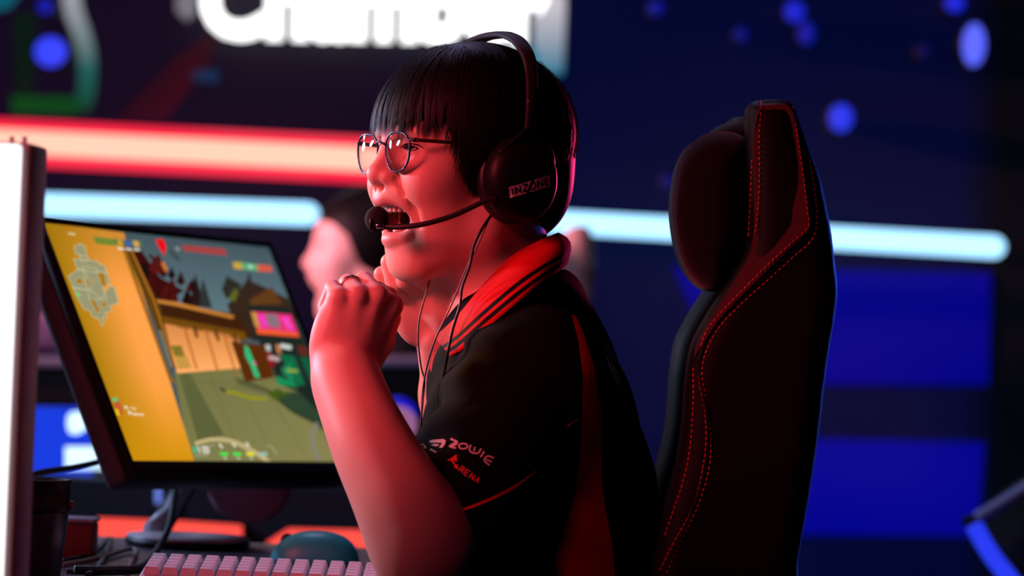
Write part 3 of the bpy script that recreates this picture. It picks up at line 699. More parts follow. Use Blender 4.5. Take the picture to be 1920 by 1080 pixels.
# keyboard
ka = math.radians(5)
KX, KY, KZ = np.array([1.0, 0, 0]), np.array([0, math.cos(ka), math.sin(ka)]), np.array([0, -math.sin(ka), math.cos(ka)])
KM = np.stack([KX, KY, KZ], 1); kb_c = np.array([-.242, .045, TZ + .0110])
kb = empty('keyboard', (kb_c[0], kb_c[1], TZ), 'compact pale pink white mechanical keyboard at the bottom edge', 'keyboard')
obj('case', rbox(kb_c, (.276, .104, .012), .003, 2, KM), M['keyboard_case'], kb)
for x in (-.11, .11): obj('foot', rbox(kb_c + KX * x + KY * .04 - KZ * .0095, (.02, .012, .008), .002, 2, KM), M['keyboard_case'], kb)
def keymesh():
    b, t = .0086, .0066
    rings = [[(-b, -b, 0), (b, -b, 0), (b, b, 0), (-b, b, 0)], [(-b, -b, .002), (b, -b, .002), (b, b, .002), (-b, b, .002)], [(-t, -t, .0085), (t, -t, .0085), (t, t, .0085), (-t, t, .0085)], [(-t * .8, -t * .8, .0088), (t * .8, -t * .8, .0088), (t * .8, t * .8, .0088), (-t * .8, t * .8, .0088)]]
    v, f = loft([np.array(r) @ KM.T for r in rings]); me = bpy.data.meshes.new('keycap'); me.from_pydata(v.tolist(), [], f); me.materials.append(M['keycap']); return me
km = keymesh()
for j in range(5):
    for i in range(14):
        p = kb_c + KX * (i - 6.5) * .0192 + KY * (j - 2) * .0192 + KZ * .0065
        o = bpy.data.objects.new('keycap', km); COL.objects.link(o); o.parent = kb; o.location = p - wloc(kb)

# mouse
mc = at(590, 1050, 0.42); mc[2] = TZ
ms = empty('mouse', mc, 'teal blue computer mouse behind the keyboard', 'mouse')
rings = []
for t in np.linspace(0.0, 1, 13):
    a = t * math.pi / 2; s_ = math.cos(a) ** .75 if t < 1 else 0.02
    ang = np.arange(36) * 2 * math.pi / 36
    rings.append(mc + np.stack([np.cos(ang) * .052 * s_ + .004 * t, np.sin(ang) * .034 * s_, np.full(36, .002 + .037 * math.sin(a))], 1))
obj('shell', loft(rings), M['teal'], ms)
obj('scroll_wheel', lathe(mc + np.array([-.032, 0, .026]), [(.006, -.003), (.009, -.002), (.009, .002), (.006, .003)], 20, (1, 0, 0), (0, 0, 1), (0, 1, 0)), M['black_plastic'], ms)

# cables on and above the desk
def on_desk(px, py, lift=.005):
    d = RV * (px - 960) / FPX + UV * (540 - py) / FPX + YV; t = (TZ + lift - ZC) / d[2]; return CAM + d * t
def cable(name, pts, r, m, label, n=60): return tag(obj(name, tube(spline([at(*p) if isinstance(p, tuple) else p for p in pts], n), r, 8), m), label, 'cable')
def dcable(pts, r, m, label):
    P = [on_desk(*p) for p in pts]; return tag(obj('cable', tube(spline(P, 60), r, 8), m), label, 'cable')
cable('cable', [(332, 905, .62), (326, 940, .56), (318, 985, .50), (298, 1026, .43), on_desk(264, 1062, .009), on_desk(215, 1067, .009), on_desk(140, 1067, .009)], .0042, M['cable'], 'black cable hanging from the monitor past the grey stand leg')
dcable([(120, 1052), (170, 1040), (200, 1014), (207, 1012), (203, 1030), (186, 1062), (165, 1078)], .0036, M['cable'], 'black cable loop on the desk beside the tumbler')
dcable([(118, 1060), (180, 1048), (240, 1030), (256, 1034), (248, 1052), (238, 1072)], .0032, M['cable_grey'], 'grey cable curling on the desk below the stand base')
dcable([(125, 1071), (200, 1074), (270, 1070), (330, 1058)], .0032, M['cable'], 'black cable running flat along the desk behind the keyboard')
cable('cable', [(48, 893, .3), (85, 884, .36), (140, 876, .42), (200, 862, .46), (225, 850, .50)], .0036, M['cable'], 'black cable running from the monitor edge behind the tumbler')

# ================================================================== gaming chair
CY0, CY1 = -0.20, 0.28
ch = empty('gaming_chair', (0.16, 0.04, 0), 'black racing style gaming chair with dark red stitched wings behind the player', 'chair')
out_px = [(1404, 208), (1410, 192), (1428, 185), (1470, 184), (1490, 194), (1502, 220), (1524, 282), (1541, 330), (1553, 385), (1562, 430), (1568, 480), (1574, 540), (1570, 590), (1560, 650), (1550, 720), (1541, 800), (1530, 880), (1517, 960), (1500, 1060), (1470, 1290), (1200, 1330), (1205, 1200), (1222, 1080), (1238, 1010), (1256, 930), (1274, 860), (1284, 790), (1288, 730), (1294, 680), (1304, 640), (1330, 592), (1360, 545), (1388, 500), (1404, 468), (1410, 420), (1409, 340), (1406, 260)]
out_al = np.array([I(x, y, CY0)[[0, 2]] for x, y in spline(out_px, 111, True)])
def carve(g):
    X = (g.lo[0] + g.h * np.arange(g.n[0]))[:, None, None]; Y = (g.lo[1] + g.h * np.arange(g.n[1]))[None, :, None]; Z = (g.lo[2] + g.h * np.arange(g.n[2]))[None, None, :]
    # centre of the back sits behind the side wings
    front = np.interp(Z[0, 0], out_al[::-1][np.argsort(out_al[::-1][:, 1])][:, 1], np.zeros(len(out_al)))
    zz = np.array([I(0, p, CY0)[2] for p in (1330, 1080, 930, 790, 640, 545, 468, 300, 184)]); xx = np.array([I(p, 0, CY0)[0] for p in (1200, 1222, 1256, 1284, 1304, 1360, 1404, 1408, 1404)])
    o_ = np.argsort(zz); fx = np.interp(Z[0, 0], zz[o_], xx[o_])[None, None, :] + .045
    d = np.maximum(X - fx, np.abs(Y - .04) - .13)
    g.V = smax(g.V, -d, .03).astype(np.float32)
cb = extrude_sdf(out_al, CY0, CY1, .026, .004, carve)
obj('backrest', cb, M['chair_black'], ch)
cbt = bvh(cb)
# dark red wing panel on the near side, proud of the shell
pan_px = [(1412, 262), (1424, 200), (1440, 194), (1470, 193), (1484, 202), (1494, 240), (1506, 310), (1515, 385), (1519, 428), (1505, 445), (1450, 497), (1396, 550), (1350, 598), (1318, 645), (1303, 668), (1306, 650), (1334, 596), (1364, 548), (1392, 502), (1408, 470), (1414, 420), (1413, 340)]
pp = spline(pan_px, 88, True)
c2 = pp.mean(0)
inner = project(cbt, pp, .0035); outer = project(cbt, pp, -.004)
ring2 = project(cbt, c2 + (pp - c2) * .985, .0045)
V, Fc = loft([outer, inner, ring2], cap0=False, cap1=True)
wing = (V, Fc); wo = obj('wing_panel', wing, M['chair_red'], ch); autosmooth(wo, 40)
# same panel mirrored on the far side
mid = (CY0 + CY1) / 2
V2 = V.copy(); V2[:, 1] = 2 * mid - V2[:, 1]; wo2 = obj('wing_panel', (V2, [f[::-1] for f in Fc]), M['chair_red'], ch); autosmooth(wo2, 40)
tree2 = bvh(join([cb, wing]))
def stitches(line, on=6.5, off=4.0, r=.00085):
    L = spline(line, 80); s = np.concatenate([[0], np.cumsum(np.linalg.norm(np.diff(L, axis=0), axis=1))]); parts = []
    for a in np.arange(0, s[-1] - on, on + off):
        q = np.array([[np.interp(t, s, L[:, i]) for i in (0, 1)] for t in (a, a + on)])
        parts.append(tube(project(tree2, q, .0008), r, 5))
    return parts
st = []
for ln in ([(1428, 190), (1424, 260), (1424, 340), (1421, 400), (1416, 440)], [(1410, 300), (1407, 380), (1403, 448)],
           [(1487, 200), (1498, 270), (1508, 340), (1515, 400), (1516, 425), (1495, 446), (1440, 497), (1380, 557), (1340, 600), (1318, 636), (1310, 690), (1312, 720), (1322, 770), (1324, 830), (1318, 880), (1306, 930), (1290, 970), (1262, 1020), (1235, 1075)],
           [(1519, 300), (1528, 360), (1532, 410), (1524, 448), (1490, 480), (1440, 525), (1390, 570), (1350, 612), (1326, 655), (1316, 700), (1324, 750), (1331, 800), (1332, 860), (1322, 910), (1304, 960), (1276, 1015), (1250, 1075)],
           [(1300, 690), (1300, 760), (1294, 840), (1282, 900), (1262, 960), (1245, 1010)]):
    st += stitches(ln)
so = obj('stitching', join(st), M['stitch'], ch); so['label'] = 'red dashed seam stitching'; so['kind'] = 'stuff'
sm_px = spline([(1508, 310), (1522, 420), (1480, 478), (1385, 565), (1340, 612), (1316, 660), (1312, 700), (1326, 780), (1326, 850), (1305, 940), (1245, 1075)], 90)
obj('seam_piping', tube(project(tree2, sm_px, .0006), .0022, 6), M['chair_black'], ch)
# head cushion
cu_px = [(1270, 395), (1275, 330), (1290, 282), (1318, 252), (1356, 243), (1392, 250), (1412, 275), (1420, 340), (1420, 420), (1405, 480), (1372, 530), (1350, 547), (1326, 540), (1300, 512), (1280, 462)]
cu_al = np.array([I(x, y, -.14)[[0, 2]] for x, y in spline(cu_px, 90, True)])
hc = obj('head_cushion', extrude_sdf(cu_al, -.15, .13, .05, .004), M['cushion'], ch)
cu2 = np.array([I(x, y, .20)[[0, 2]] for x, y in spline([(1300, 395), (1306, 290), (1330, 248), (1366, 232), (1400, 232), (1425, 260), (1425, 420), (1370, 520)], 64, True)])
obj('cushion_far_lobe', extrude_sdf(cu2, .13, .21, .035, .004), M['cushion'], hc)
# seat and base
obj('seat', rbox((0.02, .04, .325), (.52, .50, .10), .035, 4), M['chair_black'], ch)
for y in (-.235, .315): obj('seat_bolster', rbox((.02, y, .345), (.46, .06, .12), .025, 4), M['chair_red'], ch)
obj('gas_lift', tube([(0.06, .04, .10), (0.06, .04, .25)], .03, 20), M['black_plastic'], ch)
obj('tilt_mechanism', rbox((0.10, .04, .262), (.26, .2, .035), .006, 2), M['black_plastic'], ch)
for k in range(5):
    a = 2 * math.pi * k / 5 + .3; d = np.array([math.cos(a), math.sin(a), 0])
    obj('base_leg', tube([np.array([.06, .04, .105]), np.array([.06, .04, .085]) + d * .16, np.array([.06, .04, .068]) + d * .31], [.026, .02, .014], 10), M['black_plastic'], ch)
    obj('caster', lathe(np.array([.06, .04, .03]) + d * .31, [(.012, -.024), (.03, -.022), (.03, .022), (.012, .024)], 20, d, (0, 0, 1), np.cross(d, [0, 0, 1])), M['black_plastic'], ch)
obj('recline_bar', rbox((.24, .04, .36), (.05, .46, .22), .012, 3), M['black_plastic'], ch)

# ================================================================== the player
HF, HL, HU = np.array([-math.cos(math.radians(30)), -math.sin(math.radians(30)), 0]), np.array([.5, -math.cos(math.radians(30)), 0]), np.array([0, 0, 1.0])
HEAD = Frame(I(889, 275, 0), HF, HL, HU)          # forward, left, up

def head_ops(g, fr, mouth=True, eyes=True):
    m = lambda c, r: elm(c, r, fr)
    g.add(m((0, 0, 20), (94, 74, 84)), .01)
    g.add(m((50, 0, 0), (52, 62, 55)), .03)
    g.add(m((46, 0, -45), (52, 60, 60)), .03)
    for s in (-1, 1):
        g.add(cone(fr.mm(8, 54 * s, -62), fr.mm(20, 50 * s, -92), .018, .017), .03)
        g.add(cone(fr.mm(20, 49 * s, -92), fr.mm(72, 17 * s, -120), .017, .019), .03)
        g.add(m((70, 40 * s, -36), (30, 26, 26)), .02)
        g.add(m((58, 38 * s, -75), (30, 21, 34)), .025)
    g.add(m((75, 0, -122), (21, 25, 17)), .014)
    g.add(m((84, 0, -52), (31, 34, 26)), .018)
    g.add(m((73, 0, -101), (27, 30, 20)), .014)
    g.add(m((64, 0, 24), (30, 50, 26)), .018)
    for s in (-1, 1): g.add(m((86, 25 * s, 11), (14, 24, 8)), .010)
    for s in (-1, 1): g.sub(m((105, 33 * s, -6), (13, 16, 11)), .016)
    # nose
    g.add(cone(fr.mm(99, 0, 4), fr.mm(113, 0, -27), .0075, .0095), .009)
    g.add(m((115, 0, -31), (11.5, 11.5, 10.5)), .007)
    for s in (-1, 1): g.add(m((105, 13 * s, -34.5), (13, 8.5, 9)), .006)
    for s in (-1, 1): g.sub(m((112, 6.5 * s, -43), (6.5, 3.8, 5)), .003)
    if eyes:
        for s in (-1, 1):
            g.add(m((83, 31.5 * s, -3), (14.2, 15.5, 13.5)), .005)
            g.sub(m((99, 33 * s, -3), (8, 12.5, 3.4)), .0015)
    if mouth:
        g.sub(m((104, 0, -78), (36, 31, 20)), .003)
        g.sub(m((68, 0, -78), (28, 23, 17)), .004)
        up = [(87, 30, -75), (92, 28, -66), (101, 18, -59.5), (109.5, 7, -57), (110.5, 0, -58)]; dn = [(87, 30, -75), (88, 29, -87), (92, 20, -95.5), (98, 8, -98.5), (99, 0, -99)]
        for pts, rd in ((up, [3.2, 4, 4.8, 5.4, 5]), (dn, [3.2, 4.2, 5.6, 6.6, 6.8])):
            ful = pts + [(a, -b, c) for a, b, c in pts[:-1][::-1]]; rf = rd + rd[:-1][::-1]
            g.add(chain([fr.mm(*p) for p in spline(ful, 32)], list(np.interp(np.linspace(0, 8, 33), range(9), rf) / 1000)), .0035)
        for s in (-1, 1):   # laugh lines
            g.sub(chain([fr.mm(104, 23 * s, -36), fr.mm(98, 33 * s, -50), fr.mm(91, 38 * s, -66), fr.mm(84, 40 * s, -84)], [.0022, .003, .003, .002]), .008)
            g.add(m((80, 43 * s, -44), (17, 15, 16)), .014)
    else:
        g.sub(cone(fr.mm(114, 10, -64), fr.mm(114, -10, -64), .003, .003), .004)

def hand_prims(fr, flex=(70, 98, 58)):
    """fist; frame axes: along the metacarpals, towards the thumb, out of the back of the hand"""
    q = lambda a, b, c: fr.mm(a, b, c)
    mcp = dict(i=(82, 25, 3), m=(85, 5, 7), r=(79, -14, 5), p=(71, -31, -1))
    ln = dict(i=(44, 25, 20), m=(48, 29, 21), r=(44, 27, 21), p=(34, 20, 18))
    rd = dict(i=(11.4, 9.8, 8.9, 7.9), m=(11.6, 10, 9, 8), r=(11, 9.4, 8.6, 7.7), p=(10, 8.4, 7.7, 6.9))
    wr = dict(i=(8, 13, -3), m=(6, 4, 0), r=(6, -6, -1), p=(8, -15, -4))
    fingers, meta = [], []
    joints = {}
    for n in 'imrp':
        P = np.array(mcp[n], float); pts = [P.copy()]; ang = 0
        for L, fl in zip(ln[n], flex):
            ang += fl; t = math.radians(ang)
            P = P + L * np.array([math.cos(t), -0.07 * (P[1] / 25) if ang < 80 else 0, -math.sin(t)]); pts.append(P.copy())
        joints[n] = pts
        fingers.append(chain([q(*p) for p in pts], [r / 1000 for r in rd[n]], .002))
        meta.append(cone(q(*wr[n]), q(mcp[n][0], mcp[n][1], mcp[n][2] - 2.5), .0165, .0115 if n != 'p' else .0108))
    thumb = chain([q(14, 20, -10), q(46, 36, -22), q(74, 40, -30), q(97, 33, -34)], [.017, .0135, .0112, .0085], .004)
    palm = group(meta + [ell((.044, -.003, -.010), (.048, .040, .017), fr), ell((.032, -.024, -.013), (.034, .017, .017), fr), ell((.034, .022, -.016), (.030, .018, .018), fr)], .009)
    F_ = group(fingers, .001)
    def fn(X, Y, Z):
        d = smin(palm[0](X, Y, Z), F_[0](X, Y, Z), .0045)
        return smin(d, thumb[0](X, Y, Z), .004)
    return (fn, np.min([palm[1], F_[1], thumb[1]], 0), np.max([palm[2], F_[2], thumb[2]], 0)), joints

# left (near) hand frame, from wrist to knuckles, back of the hand towards camera and right
A_ = np.array([.30, .14, .95]); A_ /= np.linalg.norm(A_); C_ = np.array([.42, -.90, 0]); C_ -= A_ * (C_ @ A_); C_ /= np.linalg.norm(C_); B_v = np.cross(C_, A_)
if B_v[0] < 0: B_v = -B_v
LH = Frame(I(646, 702, -.160), A_, B_v, C_)
# right (far) hand, mirrored
A2 = np.array([-.27, -.16, .93]); A2 /= np.linalg.norm(A2); C2 = np.array([.50, .86, 0.1]); C2 -= A2 * (C2 @ A2); C2 /= np.linalg.norm(C2); B2 = np.cross(C2, A2)
if B2[0] < 0: B2 = -B2
RH = Frame(I(826, 628, .045), A2, B2, C2)

LF = [(643, 694, -.160, .0265), (668, 765, -.190, .0268), (705, 850, -.222, .0318), (762, 958, -.252, .0385), (797, 1032, -.262, .0415)]
LFs = spline([list(I(*p[:3])) + [p[3]] for p in LF], 24); lf = [p[:3] for p in LFs]; lfr = [p[3] for p in LFs]
L_SH, R_SH = I(1000, 726, -.150), I(1000, 726, .160)
R_EL = I(905, 1010, .17)
body = Grid((-.225, -.325, -.37), (.19, .30, .262), .002)
TOR = [(560, 858, 1105, .105), (600, 838, 1124, .135), (640, 820, 1144, .165), (700, 804, 1170, .195), (800, 795, 1205, .188), (900, 792, 1235, .182), (1000, 795, 1255, .182), (1100, 800, 1264, .184), (1450, 830, 1275, .190)]
TOR0 = [(500, 925, 1066, .055), (530, 885, 1088, .080)] + TOR
def torso(shrink, rows, zlo=None):
    zr = np.array([I(0, p[0])[2] for p in rows][::-1]); f = np.array([I(p[1], 0)[0] for p in rows][::-1]); b = np.array([I(p[2], 0)[0] for p in rows][::-1]); hw = np.array([p[3] for p in rows][::-1])
    def fn(X, Y, Z):
        z = Z.ravel(); F0 = np.interp(z, zr, f)[None, None, :] + shrink; B0 = np.interp(z, zr, b)[None, None, :] - shrink; W0 = np.interp(z, zr, hw)[None, None, :] - shrink
        cx_, ax_ = (F0 + B0) / 2, (B0 - F0) / 2
        q = (np.abs((X - cx_) / ax_) ** 2.3 + np.abs(Y / W0) ** 2.3) ** (1 / 2.3)
        d = (q - 1) * np.minimum(ax_, W0) * .9
        return smax(d, Z - (zr[-1] - shrink), .02)
    lo = np.array([f.min(), -hw.max(), zr[0]]); hi = np.array([b.max(), hw.max(), zr[-1]])
    return fn, lo, hi
head_ops(body, HEAD)
body.add(cone(I(915, 425, 0), I(962, 600, 0), .056, .063), .03)
body.add(torso(.012, TOR), .03)
for sh, pts, rads in ((L_SH, lf, lfr), (R_SH, [RH.O + A2 * 0, I(848, 745, .10), R_EL], [.0265, .032, .042])):
    arm = chain(pts, rads, .02); ua = [cone(sh, I(880, 935, -.175), .050, .045), cone(I(880, 935, -.175), pts[-1], .045, .041)] if sh[1] < 0 else [cone(sh, pts[-1], .052, .044)]
    body.add(arm, .01); [body.add(q, .02) for q in ua]
body.add(ell(I(790, 1045, -.27), (.034, .036, .036)), .02)
lh, LJ = hand_prims(LH); rh, RJ = hand_prims(RH)
def hand_add(prim):
    sl, X, Y, Z = body._sl(prim[1], prim[2], .02)
    body.V[sl] = smin(body.V[sl], prim[0](X, Y, Z), .008)
hand_add(lh)
# keep the far hand from fusing with the jaw
sl, X, Y, Z = body._sl(rh[1], rh[2], .02); body.V[sl] = smin(body.V[sl], rh[0](X, Y, Z), .003)
bv, bf = body.mesh(); del body
hl = HEAD.loc(bv) * 1000
tone = np.tile(np.array([.78, .47, .37]), (len(bv), 1))
def blend(mask, col):
    global tone
    mk = np.clip(mask, 0, 1)[:, None]; tone = tone * (1 - mk) + np.array(col) * mk
f_, l_, u_ = hl.T
inhead = (np.abs(l_) < 60) & (u_ > -140) & (u_ < 60) & (f_ > 60)
r_m = np.sqrt((l_ / 31) ** 2 + ((u_ + 78) / 23.5) ** 2)
blend(np.where(inhead & (f_ > 84), np.clip((1.14 - r_m) * 8, 0, 1), 0) * .75, (.62, .24, .24))
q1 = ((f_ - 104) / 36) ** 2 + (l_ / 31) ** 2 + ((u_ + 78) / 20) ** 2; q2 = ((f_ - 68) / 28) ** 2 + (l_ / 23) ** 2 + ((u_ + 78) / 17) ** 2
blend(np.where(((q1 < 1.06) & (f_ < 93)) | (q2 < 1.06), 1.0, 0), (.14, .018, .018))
blend(np.where(inhead & (u_ < -20) & (u_ > -50), np.clip(1.2 - np.sqrt(((f_ - 112) / 16) ** 2 + (l_ / 16) ** 2), 0, 1), 0) * .25, (.75, .36, .28))
pl = empty('person', (0.1, 0.03, 0.46), 'shouting player in glasses, headset and black polo with red collar, fists raised', 'person')
obj('body', (toW(bv), bf), M['skin'], pl, attrs={'tone': tone})
def hw(a, b, c): return toW(HEAD.mm(a, b, c))
btree = bvh((toW(bv), bf))
for nm, ln, w_ in (('eyelash', [(750, 277), (757, 272), (768, 269.5), (780, 271), (789, 274.5), (795, 279)], 3.0), ('eyelash', [(757, 281), (767, 283), (778, 281), (786, 278)], 1.2)):
    obj(nm, ribbon_px(btree, spline(ln, 18), w_, .0007, True, 2.0), M['hair'], pl)
obj('eye_opening', poly_px(btree, spline([(755, 277), (762, 273), (771, 272.5), (780, 275), (784, 278), (772, 281), (762, 280.5)], 21, True), .0004), M['iris'], pl, smooth=False)
HFw, HLw, HUw = [toW(HEAD.O + x) - toW(HEAD.O) for x in (HF, HL, HU)]; HA = np.stack([HFw, HLw, HUw], 0)
# eyes, teeth, tongue
for s in (-1, 1):
    e = obj('eye', sphere(hw(82.5, 31.5 * s, -3), .0122, 14, HA), M['sclera'], pl)
    obj('iris', sphere(hw(91.5, 32.5 * s, -3), (.0038, .0062, .0062), 10, HA), M['iris'], e)
tp = []
for k in range(-5, 6):
    a = k * .235; f0, l0 = 80 + 23 * math.cos(a), 23 * math.sin(a) * 1.05
    w_ = 4.4 if abs(k) < 2 else 3.6
    d = np.array([math.cos(a), math.sin(a)]); Fx = HFw * d[0] + HLw * d[1]; Lx = -HFw * d[1] + HLw * d[0]
    tp.append(rbox(hw(f0, l0, -65.0 - (0 if abs(k) < 2 else .3)), (.0045, w_ * 2 / 1000 * .58, .0105), .0016, 2, np.stack([Fx, Lx, HUw], 1)))
obj('upper_teeth', join(tp), M['teeth'], pl)
tp = []
for k in range(-4, 5):
    a = k * .24; f0, l0 = 72 + 20 * math.cos(a), 20 * math.sin(a); d = np.array([math.cos(a), math.sin(a)]); Fx = HFw * d[0] + HLw * d[1]; Lx = -HFw * d[1] + HLw * d[0]
    tp.append(rbox(hw(f0, l0, -93.0), (.004, .0042, .007), .0014, 2, np.stack([Fx, Lx, HUw], 1)))
obj('lower_teeth', join(tp), M['teeth'], pl)
obj('tongue', sphere(hw(76, 0, -90), (.020, .015, .0065), 14, HA), M['tongue'], pl)

# ------------------------------------------------------------------ hair
hg = Grid(HEAD.O + np.array([-.135, -.135, -.125]), HEAD.O + np.array([.135, .135, .13]), .003)
sl, X, Y, Z = hg._sl(hg.lo, hg.lo + hg.h * hg.n, 0)
hg.add(elm((-1, 0, 14), (111, 95, 97), HEAD), 0)
hg.add(elm((-56, 0, -46), (49, 64, 54), HEAD), .03)
fl = (X - HEAD.O[0]) * HF[0] + (Y - HEAD.O[1]) * HF[1]; ll = (X - HEAD.O[0]) * HL[0] + (Y - HEAD.O[1]) * HL[1]; ul = (Z - HEAD.O[2]) + 0 * fl
line = np.interp(fl, [-.12, -.085, -.04, .02, .030, .040, .048, .058, .075, .12], [-.088, -.100, -.090, -.070, -.060, -.045, -.010, .016, .022, .026])
hg.V = smax(hg.V, (line - ul).astype(np.float32), .006)
# thin the cap so that it stays a shell in front of the brow
hg.V = smax(hg.V, -elm((-6, 0, 8), (98, 84, 84), HEAD)[0](X, Y, Z), .004).astype(np.float32)
hv, hf = hg.mesh()
strands = []
def strand_at(phi, th1, th0, seg, lift, hang, sway):
    """follow the skull from the crown to polar angle th1, then hang down"""
    pts = []
    for i in range(seg + 1):
        th = th0 + (th1 - th0) * i / seg
        r = np.array([math.sin(th) * math.cos(phi + sway * (i / seg)), math.sin(th) * math.sin(phi + sway * (i / seg)), math.cos(th)])
        pts.append(np.array([-1, 0, 14]) + r * np.array([111, 95, 97]) * lift)
    if hang > 0:
        d = pts[-1] - pts[-2]; d /= np.linalg.norm(d)
        for i in range(1, 4):
            dd = d * (1 - i / 4) + np.array([0.05, 0, -1]) * (i / 4); dd /= np.linalg.norm(dd); pts.append(pts[-1] + dd * hang / 3)
    return pts
def th_end(phi):
    """polar angle at which the strand leaves the skull, by azimuth (0 = forward)"""
    a = abs(math.degrees((phi + math.pi) % (2 * math.pi) - math.pi))
    return math.radians(np.interp(a, [0, 30, 50, 56, 62, 80, 100, 140, 180], [84, 84, 86, 104, 126, 132, 138, 142, 142]))
def frand(a, b): return a + (b - a) * random.random()
edges = [-math.pi]
while edges[-1] < math.pi: edges.append(edges[-1] + random.choice((.03, .045, .06, .09, .12)))
cinfo = [(frand(-9, 8), frand(-.06, .06), frand(.4, .95)) for _ in edges]
for k in range(7600):
    phi = frand(-math.pi, math.pi) if k % 2 else frand(-1.4, 1.4)
    a = abs(math.degrees(phi)); front = a < 60
    ci = max(0, int(np.searchsorted(edges, phi)) - 1); dh, sw, cvg = cinfo[ci]
    te = th_end(phi)
    stray = random.random() < .12
    th1 = te * frand(.86, 1.01); hang = max(2, 16 + dh * .8 + frand(-9, 3)) if front else frand(4, 18 if a < 95 else 12)
    if stray: hang *= frand(.9, 1.35)
    cphi = (edges[ci] + edges[min(ci + 1, len(edges) - 1)]) / 2; conv = 0 if stray else (cphi - phi) * (cvg if front else .25)
    pts = strand_at(phi, th1, te * frand(.25, .78), 6, frand(.99, 1.03), hang, conv + sw * .5 + frand(-.02, .02))
    strands.append((pts, frand(.3, .85)))
for k in range(900):                                   # wispy temple hair
    phi = frand(.93, 1.30) * random.choice((-1, 1)); te = th_end(phi)
    pts = strand_at(phi, te * frand(.90, 1.0), te * frand(.5, .8), 6, frand(1.0, 1.03), frand(3, 20), frand(-.10, .03) * (1 if phi > 0 else -1))
    strands.append((pts, frand(.25, .6)))
# a few flyaways on the crown
for k in range(26):
    phi = frand(-2.6, 2.6); p = strand_at(phi, frand(.3, .8), .1, 4, 1.02, 0, frand(-.3, .3))
    d = np.array([frand(-.5, .6), frand(-.5, .5), frand(.1, .6)]); p += [p[-1] + d * 6, p[-1] + d * 12 + np.array([2, 0, -2]), p[-1] + d * 16 + np.array([4, 0, -6])]
    strands.append((p, .22))
SV, SF, n0 = [], [], 0
for pts, wd_ in strands:
    P = np.array(pts); P = HEAD.O + (P / 1000) @ np.stack([HF, HL, HU]); m = len(P)
    T = np.gradient(P, axis=0); out = P - (HEAD.O + np.array([0, 0, .01])); Nn = np.cross(T, out); Nn /= np.linalg.norm(Nn, axis=1)[:, None] + 1e-9
    wv = wd_ / 1000 * np.minimum(1, np.linspace(1.6, .08, m))[:, None]
    SV += [P + Nn * wv, P - Nn * wv]; SF += [[n0 + i, n0 + i + 1, n0 + m + i + 1, n0 + m + i] for i in range(m - 1)]; n0 += 2 * m
hair = join([(hv, hf), (np.concatenate(SV), SF)])
obj('hair', (toW(hair[0]), hair[1]), M['hair'], pl)

# ------------------------------------------------------------------ polo shirt
sg = Grid((-.125, -.285, -.545), (.195, .295, .05), .003)
UAX = I(815, 1020, -.215) - L_SH; UAX = UAX / np.linalg.norm(UAX)
def sleeve(side):
    sh = L_SH if side < 0 else R_SH; el = I(850, 1065, -.215) if side < 0 else R_EL
    ax = (el - sh) / np.linalg.norm(el - sh)
    p1 = I(812, 940, -.20) if side < 0 else I(925, 880, .17)
    hn = np.array([-.91, -.12, -.41]) if side < 0 else ax; hn = hn / np.linalg.norm(hn)
    c = cone(sh - ax * .01, el, .070, .074); inn = cone(sh + ax * .10, el - ax * .004, .050, .069)
    def fn(X, Y, Z):
        t = (X - p1[0]) * hn[0] + (Y - p1[1]) * hn[1] + (Z - p1[2]) * hn[2]
        along = t + .15
        d = c[0](X, Y, Z) + .0030 * np.sin(along * 85 + 25 * X + 18 * Y) * np.clip(along * 6, 0, 1) * .7
        return smax(smax(d, t, .004), -inn[0](X, Y, Z), .003)
    return fn, c[1], c[2]
sg.add(torso(0, TOR0), .0)
sl, X, Y, Z = sg._sl(sg.lo, sg.lo + sg.h * sg.n, 0)
sg.add(sleeve(-1), .030); sg.add(sleeve(1), .030)
sg.add(cone(I(915, 800, -.160), I(803, 862, -.175), .040, .024), .030)      # front fold of the near sleeve
# cloth folds
zz = Z
sg.V += (.0022 * np.sin(60 * X + 45 * Z + 3 * np.sin(20 * Z)) * np.clip((-.02 - Z) * 6, 0, 1) + .0016 * np.sin(110 * Z + 50 * Y + 40 * X)).astype(np.float32)
sg.sub(cone(I(925, 455, 0), I(962, 590, 0), .058, .066), .004)          # neck opening
pv, pf = sg.mesh(); pw_ = toW(pv)
ppx = to_px(pw_)
panel = [(1072, 588), (1080, 592), (1098, 635), (1114, 685), (1122, 740), (1130, 788), (1128, 840), (1128, 900), (1136, 960), (1148, 1020), (1156, 1110), (1020, 1110), (1040, 1040), (1062, 985), (1080, 920), (1088, 850), (1092, 770), (1093, 700), (1085, 640)]
pd = polydist(np.array(panel, float), ppx[:, 0], ppx[:, 1]); pd = np.where(pv[:, 1] < -.02, pd, 40)
# the far side mirrors the near one
m_ = M['shirt'] = pmat('shirt_cloth', (.006, .006, .007), 0.85, var=0.15, scale=250, bump=0.3, bscale=1300, spec=0.06)
nt = m_.node_tree; vmn = [n for n in nt.nodes if n.type == 'VECT_MATH'][0]
an = nt.nodes.new('ShaderNodeAttribute'); an.attribute_name = 'panel'; lt = nt.nodes.new('ShaderNodeMath'); lt.operation = 'LESS_THAN'; lt.inputs[1].default_value = 0.0
mxn = nt.nodes.new('ShaderNodeMix'); mxn.data_type = 'RGBA'
mxn.inputs[6].default_value = (.0026, .0026, .0032, 1); mxn.inputs[7].default_value = (.62, .012, .016, 1)
nt.links.new(an.outputs['Fac'], lt.inputs[0]); nt.links.new(lt.outputs[0], mxn.inputs[0]); nt.links.new(mxn.outputs[2], vmn.inputs[0])
shirt = obj('polo_shirt', (pw_, pf), M['shirt'], pl, attrs={'panel': pd})
stree = bvh((pw_, pf))
